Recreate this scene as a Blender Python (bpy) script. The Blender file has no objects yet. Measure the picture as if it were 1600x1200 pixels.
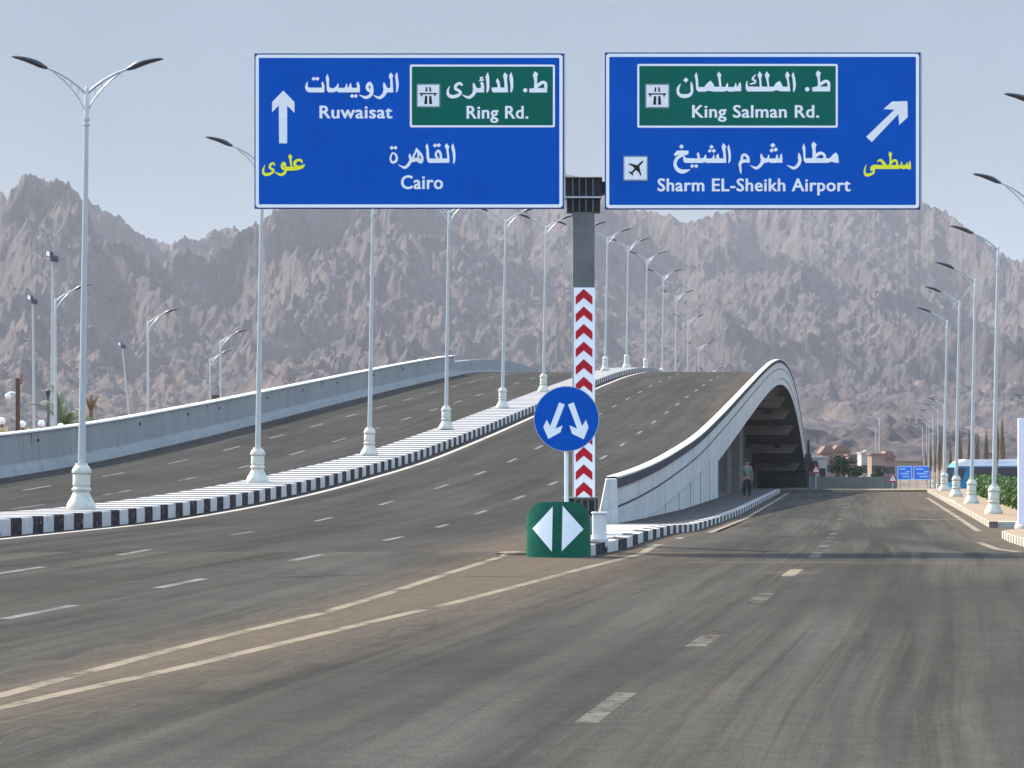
import bpy, bmesh, math, random
import numpy as np
from mathutils import Vector, Matrix
random.seed(7); rs = np.random.RandomState(11)
S = bpy.context.scene
COL = S.collection
R = math.radians
# ------------------------------------------------------------------ camera
cam = bpy.data.cameras.new('camera'); camo = bpy.data.objects.new('camera', cam); COL.objects.link(camo)
CZ = 1.85
camo.location = (0, 0, CZ); camo.rotation_euler = (R(90), 0, 0)
cam.sensor_width = 36; cam.lens = 117.0; cam.shift_y = 107/1600; cam.clip_start = .5; cam.clip_end = 20000
S.camera = camo
F = 5200.0; HY = 707.0
# ------------------------------------------------------------------ sky and sun
SUN_EL = 38.0; SUN_DIR = Vector((-.78, .62, 0)).normalized()
sunpos = Vector((SUN_DIR.x*math.cos(R(SUN_EL)), SUN_DIR.y*math.cos(R(SUN_EL)), math.sin(R(SUN_EL))))
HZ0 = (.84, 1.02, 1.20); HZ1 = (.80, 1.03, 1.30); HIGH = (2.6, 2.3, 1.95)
W = bpy.data.worlds.new('World'); S.world = W; W.use_nodes = True
nt = W.node_tree; bg = nt.nodes['Background']
sky = nt.nodes.new('ShaderNodeTexSky'); sky.sky_type = 'NISHITA'; sky.sun_disc = False
sky.sun_elevation = R(SUN_EL); sky.sun_rotation = math.atan2(SUN_DIR.x, SUN_DIR.y) % (2*math.pi)
sky.air_density = 1.0; sky.dust_density = .7; sky.ozone_density = 1.6; sky.altitude = 0
# dusty blue-grey band above the horizon, unseen upper sky brightened to fill shade
_tc = nt.nodes.new('ShaderNodeTexCoord'); _sp = nt.nodes.new('ShaderNodeSeparateXYZ'); nt.links.new(_tc.outputs['Generated'], _sp.inputs[0])
_cr = nt.nodes.new('ShaderNodeValToRGB'); _cr.color_ramp.elements[0].position = .15; _cr.color_ramp.elements[1].position = .45; nt.links.new(_sp.outputs[2], _cr.inputs[0])
_nz = nt.nodes.new('ShaderNodeTexNoise'); _nz.inputs['Scale'].default_value = 9; _nz.inputs['Detail'].default_value = 4; nt.links.new(_tc.outputs['Generated'], _nz.inputs[0])
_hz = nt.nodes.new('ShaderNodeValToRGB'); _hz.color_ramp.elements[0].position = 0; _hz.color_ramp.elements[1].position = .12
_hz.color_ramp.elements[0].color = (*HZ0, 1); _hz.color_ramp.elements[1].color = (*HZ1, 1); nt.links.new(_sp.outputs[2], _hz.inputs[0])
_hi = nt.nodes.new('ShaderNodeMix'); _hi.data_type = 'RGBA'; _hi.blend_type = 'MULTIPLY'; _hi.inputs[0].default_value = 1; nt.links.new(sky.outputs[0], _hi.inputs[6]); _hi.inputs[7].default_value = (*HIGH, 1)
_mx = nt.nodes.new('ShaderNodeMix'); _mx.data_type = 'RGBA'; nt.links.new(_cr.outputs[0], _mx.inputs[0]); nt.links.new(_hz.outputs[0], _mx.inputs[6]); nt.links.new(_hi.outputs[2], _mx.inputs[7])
_mw = nt.nodes.new('ShaderNodeMix'); _mw.data_type = 'RGBA'; _mw.blend_type = 'MULTIPLY'; _mw.inputs[0].default_value = .3; nt.links.new(_mx.outputs[2], _mw.inputs[6]); nt.links.new(_nz.outputs['Fac'], _mw.inputs[7])
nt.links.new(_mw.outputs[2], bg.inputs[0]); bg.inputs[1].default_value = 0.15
sl = bpy.data.lights.new('sun', 'SUN'); sl.energy = 2.8; sl.angle = R(.53); sl.color = (1, .92, .80)
slo = bpy.data.objects.new('sun', sl); COL.objects.link(slo); slo.rotation_euler = sunpos.to_track_quat('Z', 'Y').to_euler()
S.view_settings.view_transform = 'Standard'; S.view_settings.look = 'None'; S.view_settings.gamma = 1
S.view_settings.exposure = 1.64
try:
    S.cycles.volume_bounces = 0; S.cycles.max_bounces = 6; S.cycles.volume_step_rate = 5
except Exception: pass
# ------------------------------------------------------------------ alignment of the roads
def L(Y): return -19.84 + .1026*Y                       # centre line of the median, X at depth Y
EY = [-100, 84, 95, 112, 125, 138.5, 165, 191.5, 218, 244.5, 271, 297.5, 324, 350.5, 377, 403.5, 430, 456.5, 478, 520]
EZ = [0, 0, .1, .45, .85, 1.33, 2.6, 4.02, 5.45, 6.85, 8.12, 9.05, 9.45, 9.2, 8.25, 6.6, 4.2, 1.6, -.6, -2.6]
def _cub(xs, ys, flat=False):
    xs = np.array(xs, float); ys = np.array(ys, float); m = np.gradient(ys, xs)
    if flat: m[0] = m[1] = 0
    def f(x):
        x = np.asarray(x, float); i = np.clip(np.searchsorted(xs, x) - 1, 0, len(xs)-2)
        h = xs[i+1]-xs[i]; t = np.clip((x-xs[i])/h, 0, 1)
        return ((2*t**3-3*t**2+1)*ys[i] + (t**3-2*t**2+t)*h*m[i] + (-2*t**3+3*t**2)*ys[i+1] + (t**3-t**2)*h*m[i+1])
    return f
E = _cub(EY, EZ, True)
GYs = [-200, 58, 70, 80, 93, 110, 130, 210, 225, 300, 350, 9000]
GLz = [0, 0, 0, -.10, -.35, -.48, -.58, -.6, -.75, -2.1, -3, -3]
GRz = [0, -.03, -.25, -.5, -.66, -.68, -.65, -.6, -.75, -2.1, -3, -3]
def G(Y, o=15.):
    t = np.clip((np.asarray(o, float)-15)/9.4, 0, 1); t = t*t*(3-2*t)
    return np.interp(Y, GYs, GLz)*(1-t) + np.interp(Y, GYs, GRz)*t
def Gf(X, Y): return float(G(Y, X - L(Y)))
# ------------------------------------------------------------------ materials
def mat(name, col, rough=.7, metal=0., vary=.0, vs=4., bump=0., bs=20., spec=.2, col2=None):
    if rough >= .8: spec = .0
    m = bpy.data.materials.new(name); m.use_nodes = True; n = m.node_tree; b = n.nodes['Principled BSDF']
    b.inputs['Base Color'].default_value = (*col, 1); b.inputs['Roughness'].default_value = rough
    b.inputs['Metallic'].default_value = metal; b.inputs['Specular IOR Level'].default_value = spec
    if vary or col2:
        tc = n.nodes.new('ShaderNodeTexCoord'); nz = n.nodes.new('ShaderNodeTexNoise'); nz.inputs['Scale'].default_value = vs
        nz.inputs['Detail'].default_value = 6; nz.inputs['Roughness'].default_value = .65
        n.links.new(tc.outputs['Object'], nz.inputs['Vector'])
        cr = n.nodes.new('ShaderNodeValToRGB'); cr.color_ramp.elements[0].position = .3; cr.color_ramp.elements[1].position = .7
        lo = col2 if col2 else tuple(c*(1-vary) for c in col)
        hi = tuple(min(1, c*(1+vary*.6)) for c in col)
        cr.color_ramp.elements[0].color = (*lo, 1); cr.color_ramp.elements[1].color = (*hi, 1)
        n.links.new(nz.outputs['Fac'], cr.inputs[0]); n.links.new(cr.outputs[0], b.inputs['Base Color'])
    if bump:
        tc2 = n.nodes.new('ShaderNodeTexCoord'); n2 = n.nodes.new('ShaderNodeTexNoise'); n2.inputs['Scale'].default_value = bs
        n2.inputs['Detail'].default_value = 5; bp = n.nodes.new('ShaderNodeBump'); bp.inputs['Strength'].default_value = bump
        n.links.new(tc2.outputs['Object'], n2.inputs['Vector']); n.links.new(n2.outputs['Fac'], bp.inputs['Height'])
        n.links.new(bp.outputs[0], b.inputs['Normal'])
    return m
M = {}
M['conc'] = mat('pale_concrete', (.24, .235, .225), .85, vary=.22, vs=.7, bump=.15, bs=3)
M['concwhite'] = mat('white_painted_concrete', (.62, .61, .58), .75, vary=.14, vs=1.3)
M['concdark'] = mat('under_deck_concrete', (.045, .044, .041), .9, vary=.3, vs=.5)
M['conc2'] = mat('weathered_white_concrete', (.46, .445, .42), .85, vary=.2, vs=.5, bump=.1, bs=3)
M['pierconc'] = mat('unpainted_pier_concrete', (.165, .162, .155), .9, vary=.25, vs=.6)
M['band'] = mat('dark_band_paint', (.085, .08, .082), .8, vary=.25, vs=1.5)  # dark grey of the strip below the coping and the wall joints
M['steel'] = mat('galvanised_pole_paint', (.47, .485, .475), .38, metal=.25, vary=.08, vs=2)
M['lampbase'] = mat('cream_cast_base', (.56, .535, .44), .6, vary=.18, vs=5, bump=.1, bs=9)
M['lamphead'] = mat('dark_lamp_housing', (.045, .042, .05), .35, spec=.5)
M['gsteel'] = mat('grey_gantry_steel', (.15, .153, .145), .6, metal=.0, vary=.25, vs=1.5, col2=(.11, .114, .108))
M['gdark'] = mat('dark_gantry_steel', (.035, .035, .042), .5, vary=.2, vs=3)
M['blue_'] = mat('blue_sign_sheeting', (.0, .115, .60), .55, vary=.07, vs=.8, spec=.12)
M['edge'] = mat('sign_edge_blue', (.02, .05, .22), .5)
M['green'] = mat('green_sign_sheeting', (.0, .128, .088), .55, vary=.1, vs=1, spec=.12)
M['white'] = mat('white_sheeting', (.93, .93, .92), .5, vary=.04, vs=6)
M['offwhite'] = mat('icon_white_sheeting', (.90, .89, .86), .55, vary=.08, vs=9)
M['grey'] = mat('icon_rim_grey', (.25, .32, .36), .5)
M['black'] = mat('black_symbol', (.012, .012, .014), .6)
M['yellow'] = mat('yellow_sheeting', (.95, .92, .03), .5)
M['red'] = mat('red_sheeting', (.50, .008, .02), .5, vary=.1, vs=5)
M['hump'] = mat('green_plastic', (.003, .105, .06), .42, vary=.3, vs=2.2, bump=.05, bs=6)
M['alu'] = mat('aluminium_back', (.45, .46, .47), .45, metal=.6)
M['dark'] = mat('dark_socket', (.03, .03, .03), .8)
M['sand'] = mat('desert_sand', (.19, .145, .105), .95, vary=.22, vs=.08, bump=.3, bs=2)
M['walk'] = mat('sandy_paving', (.27, .205, .14), .9, vary=.2, vs=1.0)
M['walkgrey'] = mat('grey_paving', (.085, .08, .074), .9, vary=.25, vs=1.2)  # grey paving darkened, shade beside the bridge put into its colour
M['leaf'] = mat('hedge_leaf', (.07, .125, .025), .6, vary=.5, vs=3)
M['palm'] = mat('palm_leaf', (.10, .14, .05), .6, vary=.4, vs=2)
M['bark'] = mat('bark', (.17, .11, .075), .9, vary=.3, vs=6)
M['dryfrond'] = mat('dry_fronds', (.20, .12, .075), .9, vary=.35, vs=3)
M['trunkgrey'] = mat('palm_trunk_grey', (.30, .24, .19), .9, vary=.3, vs=3)
M['cream'] = mat('cream_render', (.60, .47, .27), .8, vary=.1, vs=2)
M['globe'] = mat('white_glass_globe', (.86, .84, .82), .25)
M['brown'] = mat('brown_post', (.10, .055, .045), .6, vary=.2)
M['pinkwall'] = mat('pink_render', (.26, .16, .135), .85, vary=.15, vs=.3)
M['tanwall'] = mat('tan_render', (.24, .19, .15), .85, vary=.15, vs=.3)
M['whitewall'] = mat('white_render', (.36, .33, .31), .85, vary=.1, vs=.3)
M['roofbrown'] = mat('brown_roof', (.20, .13, .11), .8, vary=.2)
M['glass'] = mat('dark_glass', (.02, .03, .045), .12, spec=.6)
M['busblue'] = mat('bus_blue', (.01, .20, .38), .3, vary=.05)
M['buswhite'] = mat('bus_white', (.80, .82, .84), .3)
M['hoard'] = mat('grey_hoarding', (.13, .14, .125), .7, vary=.12, vs=.4)
M['farblue'] = mat('far_sign_blue', (.01, .17, .75), .5, vary=.1)
M['farblue_text'] = mat('far_sign_lettering', (.35, .55, .85), .5)
M['skin'] = mat('skin', (.28, .16, .11), .6)
M['shirt'] = mat('grey_shirt', (.14, .17, .15), .85, vary=.12, vs=12)
M['trouser'] = mat('dark_trousers', (.03, .032, .042), .85)
M['hair'] = mat('black_hair', (.015, .013, .012), .6)
M['tyre'] = mat('tyre_rubber', (.02, .02, .02), .8)
M['lilac'] = mat('white_panel', (.74, .75, .82), .45, vary=.05)

class NB:
    """tiny node graph helper"""
    def __init__(s, name):
        s.m = bpy.data.materials.new(name); s.m.use_nodes = True; s.t = s.m.node_tree; s.b = s.t.nodes['Principled BSDF']
    def n(s, typ, **kw):
        x = s.t.nodes.new(typ)
        for k, v in kw.items():
            if k.startswith('_'): setattr(x, k[1:], v)
            else: x.inputs[k.replace('0x', '')].default_value = v
        return x
    def l(s, a, b): s.t.links.new(a, b)
    def math(s, op, a, b=None, c=None):
        x = s.t.nodes.new('ShaderNodeMath'); x.operation = op
        for i, v in enumerate((a, b, c)):
            if v is None: continue
            if isinstance(v, (int, float)): x.inputs[i].default_value = v
            else: s.l(v, x.inputs[i])
        return x.outputs[0]
    def mix(s, f, a, b, mode='MIX'):
        x = s.t.nodes.new('ShaderNodeMix'); x.data_type = 'RGBA'; x.blend_type = mode
        for i, v in ((0, f), (6, a), (7, b)):
            if isinstance(v, (int, float)): x.inputs[i].default_value = v
            elif isinstance(v, tuple): x.inputs[i].default_value = (*v, 1)
            else: s.l(v, x.inputs[i])
        return x.outputs[2]
    def noise(s, vec, scale, det=5, rough=.6):
        x = s.t.nodes.new('ShaderNodeTexNoise'); x.inputs['Scale'].default_value = scale
        x.inputs['Detail'].default_value = det; x.inputs['Roughness'].default_value = rough; s.l(vec, x.inputs['Vector']); return x.outputs['Fac']
    def ramp(s, f, p0, p1, c0=(0, 0, 0), c1=(1, 1, 1)):
        x = s.t.nodes.new('ShaderNodeValToRGB'); e = x.color_ramp.elements
        e[0].position = p0; e[1].position = p1; e[0].color = (*c0, 1); e[1].color = (*c1, 1); s.l(f, x.inputs[0]); return x.outputs[0]
    def scale(s, vec, sc, loc=(0, 0, 0)):
        x = s.t.nodes.new('ShaderNodeMapping'); x.inputs['Scale'].default_value = sc; x.inputs['Location'].default_value = loc
        s.l(vec, x.inputs[0]); return x.outputs[0]

def asphalt(name, base=(.125, .122, .115), k=1.0):
    g = NB(name); uv = g.n('ShaderNodeUVMap', _uv_map='flow').outputs[0]; pos = g.n('ShaderNodeNewGeometry').outputs['Position']
    wob = g.n('ShaderNodeTexNoise', Scale=.12); g.l(pos, wob.inputs['Vector'])
    add = g.n('ShaderNodeVectorMath', _operation='MULTIPLY_ADD'); g.l(wob.outputs['Color'], add.inputs[0]); add.inputs[1].default_value = (.10, 0, 0); g.l(uv, add.inputs[2]); uv = add.outputs[0]
    st1 = g.noise(g.scale(uv, (.95, .022, 1)), 1.0, 6, .68)      # long tyre streaks
    st2 = g.noise(g.scale(uv, (3.2, .03, 1), (7, 3, 0)), 1.0, 6, .7)
    st3 = g.noise(g.scale(uv, (.35, .04, 1), (3, 9, 0)), 1.0, 3, .5)
    st4 = g.noise(g.scale(uv, (11, .05, 1), (1, 5, 0)), 1.0, 4, .65)
    blot = g.noise(pos, .3, 6, .65); fine = g.noise(pos, 42, 3, .75); mid = g.noise(pos, 4, 5, .7)
    c = g.mix(g.ramp(st1, .38, .60), tuple(x*(1-.27*k) for x in base), tuple(x*(1+.26*k) for x in base))
    c = g.mix(g.math('MULTIPLY', g.ramp(st2, .46, .66), .6*k), c, (base[0]*1.62, base[1]*1.56, base[2]*1.40))
    c = g.mix(g.math('MULTIPLY', g.ramp(st3, .46, .62), .55*k), c, (base[0]*.66, base[1]*.68, base[2]*.70))
    c = g.mix(g.math('MULTIPLY', g.ramp(st4, .58, .7), .35*k), c, (base[0]*.55, base[1]*.55, base[2]*.56))
    c = g.mix(.25, c, g.ramp(blot, .32, .68, tuple(x*.75 for x in base), (base[0]*1.42, base[1]*1.34, base[2]*1.18)))
    c = g.mix(.85, c, g.ramp(fine, .25, .75, (.50, .50, .50), (1.5, 1.5, 1.5)), 'MULTIPLY')
    c = g.mix(.7, c, g.ramp(mid, .3, .7, (.82, .82, .82), (1.16, 1.15, 1.13)), 'MULTIPLY')
    at = g.n('ShaderNodeAttribute', _attribute_name='dust').outputs['Fac']
    edge = g.noise(pos, 1.1, 7, .78); es = g.noise(g.scale(uv, (2.2, .12, 1), (4, 4, 0)), 1.0, 4, .6)
    d = g.math('MULTIPLY_ADD', g.math('SUBTRACT', g.math('MULTIPLY_ADD', edge, .55, g.math('MULTIPLY', es, .45)), .5), 1.9, at); d = g.ramp(d, .12, 1.0)
    dn = g.noise(pos, 7, 7, .85)
    c = g.mix(g.math('MULTIPLY', d, .86), c, g.ramp(dn, .34, .68, tuple(x*.62 for x in DUST), tuple(x*1.3 for x in DUST)))
    g.l(c, g.b.inputs['Base Color']); g.b.inputs['Roughness'].default_value = 1; g.b.inputs['Specular IOR Level'].default_value = .0
    bp = g.n('ShaderNodeBump', Strength=.3, Distance=.02); g.l(fine, bp.inputs['Height']); g.l(bp.outputs[0], g.b.inputs['Normal'])
    return g.m
DUST = (.112, .087, .064)
M['asphalt'] = asphalt('worn_asphalt', (.052, .0498, .0445), 1.35); M['asphalt2'] = asphalt('bridge_asphalt', (.046, .0444, .0412), .85)

def stripes(name, period, c1, c2, duty=.5, axis=1, top_line=False):
    g = NB(name); uv = g.n('ShaderNodeUVMap', _uv_map='flow').outputs[0]
    sp = g.n('ShaderNodeSeparateXYZ'); g.l(uv, sp.inputs[0])
    f = g.math('FRACT', g.math('DIVIDE', sp.outputs[axis], period))
    k = g.math('LESS_THAN', f, duty)
    pos = g.n('ShaderNodeNewGeometry').outputs['Position']
    w = g.noise(pos, 6, 6, .75); w2 = g.noise(pos, 1.2, 4, .6)
    c = g.mix(k, c1, c2)
    c = g.mix(g.ramp(w, .56, .64), c, (.20, .18, .155)); c = g.mix(.8, c, g.ramp(w, .25, .6, (.62, .6, .57), (1.06, 1.06, 1.06)), 'MULTIPLY')
    c = g.mix(.5, c, g.ramp(w2, .3, .6, (.8, .78, .75), (1.05, 1.05, 1.05)), 'MULTIPLY')
    g.l(c, g.b.inputs['Base Color']); g.b.inputs['Roughness'].default_value = .8; g.b.inputs['Specular IOR Level'].default_value = .05
    return g.m
M['kerbside'] = stripes('striped_kerb_side', 2.0, (.50, .485, .46), (.035, .024, .03), .5)
M['kerbtop'] = stripes('striped_median_top', 2.0, (.38, .37, .35), (.035, .035, .04), .42)
M['kerbside2'] = stripes('striped_kerb_side_wide', 3.0, (.50, .485, .46), (.03, .03, .034), .5)
M['kerbtop2'] = stripes('striped_island_top', 3.0, (.56, .55, .53), (.035, .035, .04), .45)
M['kerbtan'] = stripes('worn_striped_kerb', 1.5, (.50, .46, .38), (.14, .11, .085), .45)

def paint(name, col, wear):
    g = NB(name); pos = g.n('ShaderNodeNewGeometry').outputs['Position']
    w = g.noise(pos, 7, 7, .8); w2 = g.noise(pos, .6, 3, .6)
    f = g.ramp(g.math('MULTIPLY_ADD', w2, .5, g.math('MULTIPLY', w, .6)), wear, wear+.16)
    c = g.mix(f, (.048, .041, .033), col); g.l(c, g.b.inputs['Base Color']); g.b.inputs['Roughness'].default_value = .85
    g.b.inputs['Specular IOR Level'].default_value = .0
    return g.m
M['lane'] = paint('lane_paint', (.16, .155, .145), .42)
M['lane2'] = paint('worn_lane_paint', (.13, .125, .108), .49)
M['edgeline'] = paint('cream_edge_line', (.22, .185, .14), .40)
M['edgewhite'] = paint('white_edge_line', (.38, .345, .295), .34)
M['goreline'] = paint('sandy_gore_line', (.20, .165, .12), .415)

def mountain_mat():
    g = NB('mountain_rock'); pos = g.n('ShaderNodeNewGeometry').outputs['Position']
    nrm = g.n('ShaderNodeNewGeometry').outputs['Normal']
    a = g.noise(pos, .004, 6, .6); b = g.noise(pos, .02, 8, .7); c3 = g.noise(g.scale(pos, (1, .4, .35)), .05, 6, .7)
    c = g.mix(g.ramp(a, .38, .62), (.082, .070, .073), (.128, .105, .103))
    c = g.mix(g.math('MULTIPLY', g.ramp(b, .5, .66), .75), c, (.175, .138, .124))
    c = g.mix(g.math('ADD', .6, g.math('MULTIPLY', g.ramp(c3, .35, .62), .4)), (.050, .042, .046), c)
    at = g.n('ShaderNodeAttribute', _attribute_name='scree').outputs['Fac']
    f = g.ramp(g.math('MULTIPLY_ADD', g.math('SUBTRACT', b, .5), 1.6, at), .45, .8)
    c = g.mix(g.math('MULTIPLY', f, .7), c, (.24, .175, .13))
    g.l(c, g.b.inputs['Base Color']); g.b.inputs['Roughness'].default_value = .95; g.b.inputs['Specular IOR Level'].default_value = .1
    h1 = g.noise(g.scale(pos, (1, .8, .8)), .12, 9, .8)
    bp = g.n('ShaderNodeBump', Strength=1.0, Distance=6.0); g.l(h1, bp.inputs['Height']); g.l(bp.outputs[0], g.b.inputs['Normal'])
    return g.m
M['mountain'] = mountain_mat()

def sheeting():
    g = NB('blue_sign_sheeting'); pos = g.n('ShaderNodeNewGeometry').outputs['Position']
    a = g.noise(g.scale(pos, (.9, 1, 14)), 1.0, 4, .7); b = g.noise(pos, 1.1, 4, .6)
    c = g.mix(g.ramp(b, .3, .7), (0, .082, .43), (0, .096, .49)); c = g.mix(g.math('MULTIPLY', g.ramp(a, .56, .75), .45), c, (.01, .13, .56))
    g.l(c, g.b.inputs['Base Color']); g.b.inputs['Roughness'].default_value = .5; g.b.inputs['Specular IOR Level'].default_value = .06
    return g.m
M['blue'] = sheeting()
def weathered(name, col, dirt, amt):
    g = NB(name); pos = g.n('ShaderNodeNewGeometry').outputs['Position']
    v = g.noise(g.scale(pos, (2.6, 1.2, .22)), 1.0, 6, .7); b = g.noise(pos, .25, 5, .6); f = g.noise(pos, 5, 6, .75)
    c = g.mix(g.math('MULTIPLY', g.ramp(v, .50, .72), amt), col, dirt); c = g.mix(g.math('MULTIPLY', g.ramp(b, .45, .65), .35), c, tuple(x*.72 for x in col))
    c = g.mix(.6, c, g.ramp(f, .25, .7, (.72, .71, .70), (1.08, 1.08, 1.08)), 'MULTIPLY')
    g.l(c, g.b.inputs['Base Color']); g.b.inputs['Roughness'].default_value = .9; g.b.inputs['Specular IOR Level'].default_value = .1
    bp = g.n('ShaderNodeBump', Strength=.2, Distance=.03); g.l(f, bp.inputs['Height']); g.l(bp.outputs[0], g.b.inputs['Normal'])
    return g.m
M['conc'] = weathered('pale_concrete_wall', (.27, .265, .25), (.12, .115, .105), .5)
M['conc2'] = weathered('white_ramp_wall', (.50, .485, .455), (.17, .155, .14), .6)
M['concwhite'] = weathered('white_painted_parapet', (.66, .65, .61), (.30, .27, .23), .5)
# ------------------------------------------------------------------ object helpers
def tag(o, label=None, cat=None, group=None, kind=None):
    if label: o['label'] = label
    if cat: o['category'] = cat
    if group: o['group'] = group
    if kind: o['kind'] = kind
    return o
def empty(name, loc=(0, 0, 0), rz=0., label=None, cat=None, group=None):
    o = bpy.data.objects.new(name, None); COL.objects.link(o); o.location = loc; o.rotation_euler = (0, 0, rz)
    return tag(o, label, cat, group)
class MB:
    def __init__(s): s.v = []; s.f = []; s.mi = []; s.uv = []; s.mats = []
    def m(s, mt):
        if mt not in s.mats: s.mats.append(mt)
        return s.mats.index(mt)
    def face(s, pts, mt, uvs=None):
        i = len(s.v); s.v += [tuple(p) for p in pts]; s.f.append(tuple(range(i, i+len(pts)))); s.mi.append(s.m(mt))
        s.uv += list(uvs) if uvs else [(p[0], p[1]) for p in pts]
    def mesh(s, pts, faces, mt):
        i = len(s.v); s.v += [tuple(p) for p in pts]
        for f in faces:
            s.f.append(tuple(k+i for k in f)); s.mi.append(s.m(mt)); s.uv += [(pts[k][0], pts[k][1]) for k in f]
    def box(s, x0, x1, y0, y1, z0, z1, mt):
        p = [(x0, y0, z0), (x1, y0, z0), (x1, y1, z0), (x0, y1, z0), (x0, y0, z1), (x1, y0, z1), (x1, y1, z1), (x0, y1, z1)]
        s.mesh(p, [(0, 3, 2, 1), (4, 5, 6, 7), (0, 1, 5, 4), (1, 2, 6, 5), (2, 3, 7, 6), (3, 0, 4, 7)], mt)
    def hexa(s, p, mt):
        s.mesh(p, [(0, 3, 2, 1), (4, 5, 6, 7), (0, 1, 5, 4), (1, 2, 6, 5), (2, 3, 7, 6), (3, 0, 4, 7)], mt)
    def lathe(s, prof, mt, n=20, cx=0, cy=0):
        p = []; 
        for r, z in prof:
            for k in range(n): a = 2*math.pi*k/n; p.append((cx+r*math.cos(a), cy+r*math.sin(a), z))
        f = []
        for j in range(len(prof)-1):
            for k in range(n): k2 = (k+1) % n; f.append((j*n+k, j*n+k2, (j+1)*n+k2, (j+1)*n+k))
        f.append(tuple(range((len(prof)-1)*n, len(prof)*n))); f.append(tuple(reversed(range(n))))
        s.mesh(p, f, mt)
    def tube(s, path, rad, mt, n=8, flat=1.0):
        path = [Vector(q) for q in path]; rr = rad if isinstance(rad, (list, tuple)) else [rad]*len(path)
        p = []
        for i, q in enumerate(path):
            d = (path[min(i+1, len(path)-1)] - path[max(i-1, 0)]).normalized()
            up = Vector((0, 1, 0)) if abs(d.y) < .9 else Vector((1, 0, 0))
            a = d.cross(up).normalized(); b = a.cross(d)
            for k in range(n):
                t = 2*math.pi*k/n; p.append(q + a*math.cos(t)*rr[i]*flat + b*math.sin(t)*rr[i])
        f = []
        for i in range(len(path)-1):
            for k in range(n): k2 = (k+1) % n; f.append((i*n+k, i*n+k2, (i+1)*n+k2, (i+1)*n+k))
        f.append(tuple(range((len(path)-1)*n, len(path)*n))); f.append(tuple(reversed(range(n))))
        s.mesh([tuple(q) for q in p], f, mt)
    def sphere(s, c, r, mt, n=14, sz=1.0):
        prof = [(max(.001, r*math.sin(math.pi*j/n)), c[2]-r*sz*math.cos(math.pi*j/n)) for j in range(n+1)]
        s.lathe(prof, mt, n+4, c[0], c[1])
    def prism(s, poly, y0, y1, mt):           # poly in (x,z), extruded from y0 (front) to y1
        n = len(poly)
        s.mesh([(x, y0, z) for x, z in poly] + [(x, y1, z) for x, z in poly],
               [tuple(range(n)), tuple(reversed(range(n, 2*n)))] + [(i, n+i, n+(i+1) % n, (i+1) % n) for i in range(n)], mt)
    def build(s, name, parent=None, smooth=False, recalc=True, bevel=0):
        me = bpy.data.meshes.new(name); me.from_pydata(s.v, [], s.f)
        for x in s.mats: me.materials.append(x)
        me.polygons.foreach_set('material_index', s.mi)
        uvl = me.uv_layers.new(name='flow'); uvl.data.foreach_set('uv', [c for u in s.uv for c in u])
        if recalc:
            bm = bmesh.new(); bm.from_mesh(me); bmesh.ops.remove_doubles(bm, verts=bm.verts, dist=1e-5)
            bmesh.ops.recalc_face_normals(bm, faces=bm.faces); bm.to_mesh(me); bm.free()
        o = bpy.data.objects.new(name, me); COL.objects.link(o)
        if parent: o.parent = parent
        if smooth:
            me.polygons.foreach_set('use_smooth', [True]*len(me.polygons))
            try:
                md = o.modifiers.new('es', 'EDGE_SPLIT'); md.split_angle = R(38)
            except Exception: pass
        if bevel:
            md = o.modifiers.new('bv', 'BEVEL'); md.width = bevel; md.segments = 2; md.limit_method = 'ANGLE'
        return o
def struct(o): o['kind'] = 'structure'; return o
def copy_thing(root, loc, rot=None, scale=None, label=None, group=None):
    r = root.copy(); COL.objects.link(r); r.location = loc
    if rot is not None: r.rotation_euler = rot
    if scale is not None: r.scale = (scale,)*3
    if label: r['label'] = label
    if group: r['group'] = group
    for c in list(root.children):
        d = c.copy(); COL.objects.link(d); d.parent = r
        for g in list(c.children):
            e = g.copy(); COL.objects.link(e); e.parent = d
    return r
def sweep(mb, prof, Ys, zf, mts, xf=None):
    """prof: [(offset,z)], strips between consecutive points; zf(Y)-> base z"""
    xf = xf or L
    for j in range(len(prof)-1):
        mt = mts[j] if isinstance(mts, (list, tuple)) else mts
        if mt is None: continue
        (o0, z0), (o1, z1) = prof[j], prof[j+1]
        for i in range(len(Ys)-1):
            a, b = Ys[i], Ys[i+1]
            def P(o, z, Y): return ((o(Y) if callable(o) else o) + xf(Y), Y, (z(Y) if callable(z) else z + float(zf(Y))))
            mb.face([P(o0, z0, a), P(o0, z0, b), P(o1, z1, b), P(o1, z1, a)], mt, [(j, a), (j, b), (j+1, b), (j+1, a)])
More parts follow.
